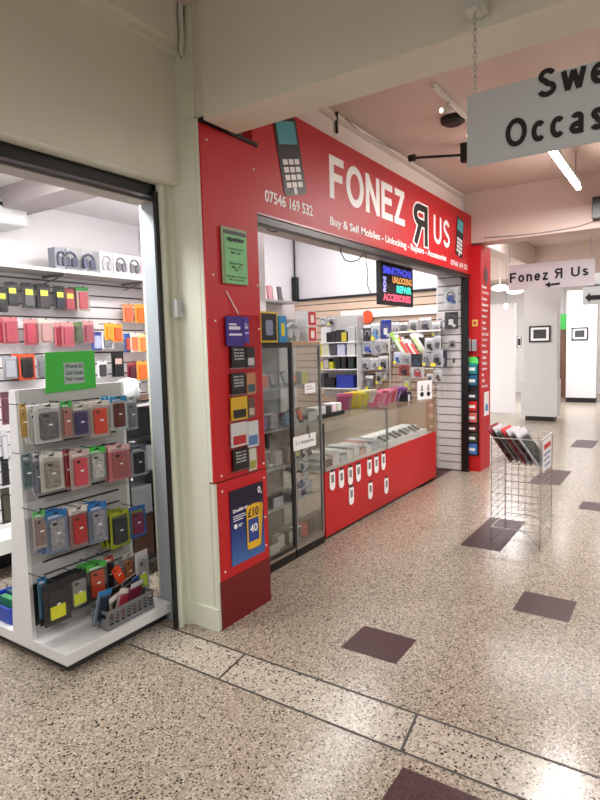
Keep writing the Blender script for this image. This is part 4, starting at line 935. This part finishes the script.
RK = [(392, 335, '#a8d860', 'lime'), (394.5, 338, '#e8e8e8', 'white'), (397, 337, '#b8e070', 'pale green'), (399.5, 340, '#e05a50', 'red'), (402, 340, '#c8c8cc', 'grey'), (404.5, 342, '#d84a50', 'crimson'), (407, 342, '#f0f0f0', 'bright white'), (409.5, 343, '#e87060', 'coral'),
      (412, 336, '#d8e8b0', 'pale lime'), (415, 336, '#f0f0f0', 'snow white'), (418, 336, '#1c1c1e', 'black'), (421, 337, '#303034', 'charcoal')]
for k, (px, py, c, d) in enumerate(RK):
    p, w, h = wx(px - 2, px + 4, py, py + 17, 6.80)
    o = pack((6.80 + .002 * k, p.y + .03, p.z + h + .03), .055, .27, 'bag', '#e8e8e8' if k % 3 else c, c, c, f'{d} slim pack slanting in the wire rack', 'slim packs in the wire rack', rz=-PI / 2, film=False, fine=False, name='stylus_pack', cat='accessory pack'); o.rotation_euler = (0.1, 0.0, -PI / 2); o.rotation_euler.rotate_axis('Y', -.55)
RR = [(425, 434, 338, 352, '#e8e8ea', '#18181a', 'white earphone pack'), (434, 441, 336, 352, '#d0d0d4', '#505058', 'grey cable pack'), (394, 401, 352, 364, '#cfd8e8', '#3a6ab0', 'pale pack with blue plug'), (402, 411, 353, 365, '#c8c8ca', '#8a8a90', 'silver plug pack'), (411.5, 422, 354, 367, '#20242c', '#3a4a6a', 'dark blue boxed pack'), (423, 430, 353, 366, '#b8babd', '#8c9098', 'grey clear pack'), (431, 443, 350, 367, '#c8ccd4', '#14161c', 'pack with black car holder'),
      (399, 409, 365, 376, '#b04a40', '#2a2220', 'red and black pack'), (411, 424, 367, 378, '#e0dada', '#c03a40', 'white pack with red stripe'), (403, 411, 377, 391, '#a8a890', '#e0d83a', 'yellow centred pack'), (427, 433, 374, 382, '#e8e8e8', '#303034', 'small barcode pack'), (434, 442, 370, 382, '#d8d8da', '#5a4a4c', 'white pack with dark window')]
for k, (x0, x1, y0, y1, a, b, d) in enumerate(RR):
    p, w, h = wx(x0, x1, y0, y1, 6.81)
    pack((6.81, p.y, p.z + h), w, h, 'bag', a, a, b, f'{d} hanging on the wire rack', 'packs on the wire rack', rz=-PI / 2, film=True, fine=False, name='accessory_pack', cat='accessory pack', th=.03)
# end wall strip goods
for x0, x1, y0, y1, a, b, d in ((444, 458, 287, 306, '#d8dce0', '#2a4a9a', 'white and blue pack highest'), (445, 458, 312, 329, '#2a2a2e', '#d8d8d8', 'black round-cornered pack second'), (449, 456, 340, 348, '#b0b0b4', '#1a1a1c', 'small dark pack third'), (453, 455, 358, 363, '#303034', '#202020', 'tiny black tag lowest'), (441, 447, 350, 368, '#4a5468', '#c8ccd4', 'blue grey pack at its edge')):
    p, w, h = wx(x0, x1, y0, y1, 6.95); wallpeg(EWALL, 6.95, p.y, p.z + h - .004); pack((6.95, p.y, p.z + h), w, h, 'bag', a, a, b, f'{d} on the narrow slatted end wall', 'goods on the narrow end wall', rz=-PI / 2, film=True, fine=False, name='accessory_pack', cat='accessory pack', th=.03)

# ------------------------------------------------------------ goods on and in the counter
ZT = .9935; ZR = .9635
t = thing('accessory_tray', 'low black tray of white gadgets at left end of counter', 'tray', (4.30, 2.62, ZT)); B(-.28, .20, -.08, .12, 0, .035).build('tray_body', BLACK, t)
TR = [(-.22, '#e0e0e0', 'white'), (-.13, '#c8c8cc', 'silver'), (-.04, '#303034', 'black'), (.05, '#e8d8dc', 'pale pink'), (.14, '#d8dcd0', 'ivory')]
for x, c, d in TR: carton((4.30 + x, 2.56, ZT + .036), .075, .1, .06 + .01 * (x > 0), c, c, f'{d} gadget box in the black counter tray', 'gadgets in the black tray')
def leaning(x, y, z, c, hdr, label, group, n=1, w=.145, h=.22):
    o = pack((x, y, z), w, h, 'bag', hdr, c, c, label, group, film=True, fine=False, name='case_packet'); o.rotation_euler = (.75 + random.uniform(-.12, .12), random.uniform(-.08, .08), -.85 + random.uniform(-.08, .08)); return o
cols = [('#c8508c', '#e87aa8', 'magenta'), ('#e8d828', '#f0e040', 'yellow'), ('#e6d424', '#f4ec80', 'lemon yellow'), ('#ecdc30', '#d8d8d0', 'bright yellow'), ('#d8c8cc', '#e8e0e0', 'blush'), ('#e06a90', '#f0a0b8', 'rose pink'), ('#e88a98', '#c04870', 'salmon pink'), ('#d85a88', '#f0b0c8', 'hot pink'), ('#d04a54', '#e89098', 'coral red'), ('#7a3a9a', '#9a5ab8', 'purple'), ('#8a3c90', '#c088c8', 'violet')]
ordn = ['leftmost', 'second', 'third', 'fourth', 'fifth', 'sixth', 'seventh', 'eighth', 'ninth', 'tenth', 'last']
for k, (c, hd, d) in enumerate(cols):
    x = 4.62 + k * .128; z = (ZT if x < 5.15 else ZR)
    leaning(x, 2.60, z + .172, c, hd, f'{d} case packet, {ordn[k]} of the leaning row on the counter', 'case packets leaning on the counter')
carton((6.10, 2.60, ZR), .13, .14, .10, '#17171a', '#202024', 'black box near the far end of the counter', None)
carton((6.00, 2.56, ZR), .06, .1, .085, '#17171a', '#c8c8cc', 'small black and white box beside the black box on counter', None)
t = thing('earphone_card', 'white card with two grey earphone pictures at counter end', 'card', (6.33, 2.50, ZR), -.35)
B(-.12, .12, 0, .012, 0, .215).build('card', PAPER, t)
for x in (-.055, .055):
    MB().rr(x, .06, .055, .055, .027, -.006, 0).build('earphone', DARK, t)
    MB().prism([(x - .02, .1), (x + .02, .1), (x + .006, .17), (x - .006, .17)], -.003, 0).build('picture', GREY, t)
# inside the counter
for k in range(9):
    x = 4.05 + k * .125; c = ('#e0e0e2', '#d8a8a0', '#e8e8e8', '#c8ccd8', '#e0dcd4')[k % 5]
    carton((x, 2.52, .571), .11, .3, .05 + .022 * (k % 3), c, '#1c2430' if k < 2 else c, f'{ordn[k]} {("white", "salmon", "bright white", "pale blue", "cream")[k % 5]} flat box inside the counter', 'flat boxes inside the counter')
for k in range(6):
    carton((4.14 + k * .17, 2.56 + .01 * (k % 2), .64), .15, .22, .02, ('#eeeeee', '#d05a50', '#e8e8e8', '#5a5a60', '#f0f0f0', '#d88078')[k], '#e8e8e8', f'{ordn[k]} of thin sleeves lying on the flat boxes in counter', 'thin sleeves inside the counter')
t = thing('product_tray', 'white stepped tray of slim phones in right part of counter', 'tray', (5.22, 2.48, .571))
MB().box(0, 1.1, 0, .3, 0, .05).box(0, 1.1, .12, .3, .05, .09).build('tray_body', PAPER, t)
for k in range(8):
    handset((5.30 + k * .13, 2.50 + .02 * (k % 2), .624), .05, .11, ('#2a2a2c', '#d8d8d8', '#3c4a3c', '#1c1c1e')[k % 4], '#8a8c90', f'{ordn[k]} slim phone lying on the white counter tray', 'phones on the white counter tray', tilt=-1.1)

# ------------------------------------------------------------ hanging signs
t = thing('hanging_sign', 'large white hanging sign with black words Swe and Occas', 'sign', (2.25, 0, 2.40))
B(-.004, .004, -.75, .712, -.135, .128).build('sign_board', mat('#b9bcbc', .4), t)
def sx(px, py, X=2.245): return P(px, py, 0, X) - Vector((2.25, 0, 2.40))
a = sx(537, 98); b = sx(600, 92); h_ = sx(545, 69).z - sx(545, 97).z
yS0 = sx(537, 98).y; yS1 = sx(608, 90).y; z1 = sx(545, 97).z
sword('lettering', 'Sweets', (-.005, yS0, z1), (-.005, yS1, z1), (-.005, yS0, z1 + h_), INK, t, ref='Swe', T=.19, gap=.17)
yO0 = sx(505.5, 146).y; yO1 = sx(605, 130).y; z2 = sx(513, 147).z; h2 = sx(513, 119).z - z2
sword('lettering', 'Occasions', (-.005, yO0, z2), (-.005, yO1, z2), (-.005, yO0, z2 + h2), INK, t, ref='Occas', T=.19, gap=.17)
def chain(x, y, z0, z1, label):
    mb = MB(); z = z0; k = 0
    while z < z1 - .005:
        ring = [(x + (.006 * math.cos(a) if k % 2 else 0), y + (0 if k % 2 else .006 * math.cos(a)), z + .012 + .013 * math.sin(a)) for a in [j * PI / 4 for j in range(8)]]
        mb.tube(ring, .002, 4, closed=True); z += .021; k += 1
    return tag(mb.build('chain', CHROME), label, 'chain')
py_ = P(475, 92, 0, 2.25).y
chain(2.25, py_, 2.525, 2.83, 'thin steel chain holding the left corner of the large sign')
chain(2.25, -.62, 2.525, 2.83, 'thin steel chain at the right end of the large sign')
tag(B(2.22, 2.28, py_ - .015, py_ + .015, 2.82, 2.835).box(2.25, 2.335, py_ - .03, py_ + .045, 2.835, 2.95).build('junction_box', mat('#c9cbc4', .4), bevel=.006), 'white junction box on the near beam above the sign chain', 'box')
tag(B(2.22, 2.34, -.64, -.6, 2.825, 2.85).build('hanger_bracket', GREY), 'grey bracket fixing the right chain to the beam', 'bracket')

t = thing('hanging_sign', 'white hanging sign reading Fonez R Us with left arrow', 'sign', (7.9, 0, 2.4))
XF = 7.9; ORI = Vector((XF, 0, 2.4))
def fx(px, py, dx=-.006): return P(px, py, 0, XF + dx) - ORI
a, b, c, d = fx(508.5, 291), fx(595, 285), fx(595, 258), fx(508, 265.5)
mb = MB(); mb.v = [(0, a.y, a.z), (0, b.y, b.z), (0, c.y, c.z), (0, d.y, d.z), (.008, a.y, a.z), (.008, b.y, b.z), (.008, c.y, c.z), (.008, d.y, d.z)]
mb.f = [[0, 1, 2, 3], [7, 6, 5, 4], [1, 0, 4, 5], [2, 1, 5, 6], [3, 2, 6, 7], [0, 3, 7, 4]]; mb.i = [0] * 6
mb.build('sign_board', mat('#cfccd4', .5), t)
def ft(s_, x0, y0, x1, y1, hpx, **k):
    A_, B_ = fx(x0, y0), fx(x1, y1); T = fx(x0, y0 - hpx); A_.x = B_.x = T.x = -.006; sword('lettering', s_, A_, B_, T, INK, t, T=.18, gap=.2, lift=.001, **k)
ft('Fonez', 509.8, 283.2, 548, 279.6, 9.8)
ft('R', 554.5, 278.6, 562.5, 278, 10, mirror=True)
ft('Us', 571, 276.8, 588.5, 275, 9.5)
A1 = [fx(*q) for q in ((545, 284.8), (550, 281.5), (550, 283.6), (560, 282.4), (560, 284.4), (550, 285.8), (550, 287.8))]
mb = MB(); mb.v = [(-.007, q.y, q.z) for q in A1]; mb.f = [list(range(7))[::-1]]; mb.i = [0]; mb.build('arrow', INK, t)
for px, n in ((509.5, 'left'), (591, 'right')):
    q = P(px, 262, 0, XF + .004)
    tag(MB().tube([(q.x, q.y, q.z - .01), (q.x, q.y, 3.4)], .004, 5).build('hanging_wire', GREY), f'thin wire holding the {n} end of the Fonez R Us hanging sign', 'wire')
t = thing('hanging_sign', 'small grey hanging sign with thick black left arrow', 'sign', (9.2, 0, 2.3))
XF = 9.2; ORI = Vector((XF, 0, 2.3)); a, b = fx(582.5, 305), fx(583, 286); B(0, .01, a.y - .95, a.y, a.z, b.z + .17).build('sign_board', mat('#aeb0ae', .5), t)
A1 = [fx(*q) for q in ((585, 297.5), (590, 292.5), (590, 295.3), (606, 294.5), (606, 299), (590, 300), (590, 302.5))]
mb = MB(); mb.v = [(-.003, q.y, q.z) for q in A1]; mb.f = [list(range(7))[::-1]]; mb.i = [0]; mb.build('arrow', INK, t)
q0, q1, q2 = fx(584, 287), fx(612, 285), fx(584, 283.5); text('lettering', 'Restaurant', (-.003, q0.y, q0.z), (-.003, q1.y, q0.z), (-.003, q0.y, q2.z), INK, t, .02)
tag(MB().tube([(9.205, a.y - .1, 2.3 + b.z + .16), (9.205, a.y - .1, 3.4)], .004).build('hanging_wire', GREY), 'thin wire holding the small arrow sign', 'wire')

# ------------------------------------------------------------ ceiling fittings
t = thing('fluorescent_lamp', 'lit fluorescent tube lamp hanging from hall ceiling', 'lamp', (5.65, .92, 3.1))
MB().tube([(-.75, 0, 0), (.75, 0, 0)], .019, 12).build('tube', mat('#fff2ea', .5, emit=30), t)
B(-.76, .76, -.018, .018, .022, .06).build('batten', WHITE, t); MB().tube([(-.55, 0, .07), (-.55, 0, .3)], .005).tube([(.55, 0, .07), (.55, 0, .3)], .005).build('rods', GREY, t)
t = thing('track_light', 'white track with two small spotlights on hall ceiling', 'track light', (4.3, 1.50, 3.365))
MB().box(-.3, 1.0, -.012, .012, 0, .03).build('track', WHITE, t)
for px, n in ((439, 0), (456, 1)):
    p = P(px, 118 + 26 * n, 2, 3.27); x = p.x - 4.3
    h = MB().tube([(x, 0, 0), (x, 0, -.05)], .012, 8).tube([(x - .06, .03, -.07), (x + .02, -.01, -.05), (x + .05, -.02, -.05)], [.022, .02, .01], 10).build('spot_head', WHITE, t, smooth=True)
    MB().tube([(x - .064, .032, -.071), (x - .06, .03, -.07)], .017, 10).build('lens', mat('#fff4e0', .4, emit=3), h)
t = thing('ceiling_rose', 'black oval fitting on the hall ceiling by the spotlights', 'fitting', P(453, 125, 2, 3.34))
MB().tube([(0, 0, .055), (0, 0, .02), (0, 0, 0)], [.10, .095, .06], 18).build('body', mat('#1f1a1a', .6), t)
pA, pB = P(412, 158, 2, 3.30), P(463, 155, 2, 3.30)
t = thing('bracket_arm', 'black rod between shop wall and ceiling bracket', 'rod', pA)
v = pB - pA; MB().tube([(0, 0, 0), tuple(v)], .012, 8).build('rod', BLACK, t)
MB().tube([(0, -.03, 0), (0, .03, 0)], .03, 10).build('wall_joint', BLACK, t); B(v.x - .02, v.x + .05, v.y - .05, v.y + .02, -.06, .1).build('ceiling_plate', BLACK, t)
p = P(592, 197, 0, 7.0); tag(B(7.0, 7.095, p.y - .22, p.y, P(592, 219, 0, 7.0).z, p.z).build('loudspeaker', BLACK, bevel=.006), 'black loudspeaker box on the far beam at right', 'loudspeaker')
cable([P(x, y, 0, 7.094) for x, y in ((484, 238), (510, 236), (540, 233), (560, 230), (580, 226), (600, 219), (640, 212))], .004, GREY, 'thin grey cable running along the far pink beam')
for px, py, n in ((500, 288, 'left'), (515, 291, 'right')):
    p = P(px, py, 2, 3.2); p = Vector((p.x, p.y, 3.3)); p = P(px, py, 0, 11.2 if n == 'left' else 11.6)
    t = thing('globe_lamp', f'glowing round ceiling lamp, {n} one beyond the far pillar', 'lamp', (p.x, p.y, p.z), 0, 'round lamps in the far hall')
    MB().tube([(0, 0, -.05), (0, 0, -.03), (0, 0, 0), (0, 0, .05)], [.07, .13, .16, .10], 20).build('shade', mat('#fffaf2', .5, emit=5), t, smooth=True)
    MB().tube([(0, 0, .05), (0, 0, 3.4 - p.z)], .01).build('rod', WHITE, t)
p = P(506, 306, 0, 11.0)
t = thing('pendant_bulb', 'small bare bulb hanging by a wire in far hall', 'lamp', p)
MB().tube([(0, 0, -.06), (0, 0, -.04), (0, 0, 0), (0, 0, .05)], [.015, .035, .04, .015], 12).build('bulb', mat('#fffaf2', .4, emit=4), t, smooth=True); MB().tube([(0, 0, .05), (0, 0, 3.4 - p.z)], .005).build('flex', GREY, t)
# pictures on the far pillars and wall
def picture(X, x0, x1, y0, y1, label):
    p = P((x0 + x1) / 2, (y0 + y1) / 2, 0, X); w = P(x0, y0, 0, X).y - P(x1, y0, 0, X).y; h = P(x0, y0, 0, X).z - P(x0, y1, 0, X).z
    t = thing('framed_picture', label, 'picture', p, -PI / 2, 'framed photographs in the far hall')
    bw = w * .07
    MB().box(-w / 2, w / 2, -.02, 0, h / 2 - bw, h / 2).box(-w / 2, w / 2, -.02, 0, -h / 2, -h / 2 + bw).box(-w / 2, -w / 2 + bw, -.02, 0, -h / 2 + bw, h / 2 - bw).box(w / 2 - bw, w / 2, -.02, 0, -h / 2 + bw, h / 2 - bw).build('frame', BLACK, t)
    B(-w * .44, w * .44, -.008, 0, -h * .42, h * .42).build('mount', PAPER, t)
    B(-w * .30, w * .30, -.010, -.008, -h * .28, h * .28).build('photograph', mat('#3a3a3c', .5, noise=.9, nscale=9), t)
picture(12.215, 529, 550.5, 326, 342, 'black framed photograph on the nearer white pillar')
picture(16.195, 571.5, 588, 327.5, 340, 'black framed photograph on the farther white pillar')
picture(13.295, 517, 521.5, 336, 348, 'narrow black frames on the white partition beyond near white pillar')
p = P(564, 322, 0, 17.0); t = thing('exit_panel', 'green panel in the gap between the white pillars', 'panel', (17.0, p.y, p.z), -PI / 2)
B(-.12, .1, 0, .03, -.2, .22).build('panel', mat('#2e9a3c', .5), t); MB().tube([(0, .015, .22), (0, .015, 3.4 - p.z)], .01).build('rod', GREY, t)

# ------------------------------------------------------------ wire bin
BX, BY, BW, BD, BH = 4.827, 1.081, .37, .45, .845
t = thing('wire_bin', 'silver wire dump bin with packs standing on the hall floor', 'wire bin', (BX, BY, 0))
def side(name, c0, c1, z0, z1, nx, nz, r=.0016):
    mb = MB(); c0 = Vector(c0); c1 = Vector(c1)
    for k in range(nx + 1):
        q = c0.lerp(c1, k / nx); mb.tube([(q.x, q.y, z0), (q.x, q.y, z1)], r, 5)
    for k in range(nz + 1):
        z = z0 + (z1 - z0) * k / nz; mb.tube([(c0.x, c0.y, z), (c1.x, c1.y, z)], r, 5)
    return mb.build(name, CHROME, t)
hx, hy = BD / 2, BW / 2
side('front_grid', (-hx, hy, 0), (-hx, -hy, 0), .12, BH, 7, 13); side('back_grid', (hx, hy, 0), (hx, -hy, 0), .12, BH, 7, 13)
side('side_grid', (-hx, -hy, 0), (hx, -hy, 0), .12, BH, 8, 13); side('side_grid', (-hx, hy, 0), (hx, hy, 0), .12, BH, 8, 13)
mb = MB()
for k in range(8): y = -hy + BW * k / 7; mb.tube([(-hx, y, BH - .2), (hx, y, BH - .2)], .0022, 5)
for k in range(9): x = -hx + BD * k / 8; mb.tube([(x, -hy, BH - .2), (x, hy, BH - .2)], .0022, 5)
mb.build('wire_tray', CHROME, t)
for sx_ in (-1, 1):
    for sy_ in (-1, 1): MB().tube([(sx_ * hx, sy_ * hy, 0), (sx_ * hx, sy_ * hy, BH)], .0045, 6).build('leg', CHROME, t)
for z in (BH, .12): MB().tube([(-hx, -hy, z), (hx, -hy, z), (hx, hy, z), (-hx, hy, z)], .004, 6, closed=True).build('rim', mat('#e4e4e4', .35), t)
mb = MB()
for x in (-hx, hx): mb.tube([(x, -hy, .0), (x, -hy * .5, .10), (x, 0, .13), (x, hy * .5, .10), (x, hy, 0)], .003, 5)
mb.build('leg_brace', CHROME, t)
t2 = thing('price_card', 'white card with red heading on wire bin side', 'card', (BX, BY - hy - .006, BH - .26), 0)
B(-.17, .17, 0, .003, 0, .24).build('card', PAPER, t2); B(-.13, .13, -.001, 0, .17, .21).build('red_heading', mat('#c8303a', .5), t2)
B(-.14, .12, -.001, 0, .12, .14).box(-.14, .1, -.001, 0, .08, .095).box(-.1, .12, -.001, 0, .03, .05).build('blue_print', mat('#8a9cc0', .5), t2)
BP = [('#8a1a2c', '#5a1424', 'wine red'), ('#c8c8cc', '#2a2a2c', 'clear and black'), ('#b8b8ba', '#4a4a4e', 'grey'), ('#d03038', '#c02830', 'bright red'), ('#c4c4c8', '#8a2028', 'clear and red'), ('#cfcfd2', '#9a9a9e', 'silver'), ('#c8c8cc', '#2e3a34', 'clear and dark green')]
for k, (a, b, d) in enumerate(BP):
    o = pack((BX - .03 + .012 * (k % 3), BY + .235 - k * .036, BH + .075 - .004 * k), .34 - .04 * (k % 2), .33, 'bag', a, a, b, f'{d} pack leaning in the wire bin', 'packs in the wire bin', fine=False)
    o.rotation_euler = (-.62, 0, .03 * (k % 3))
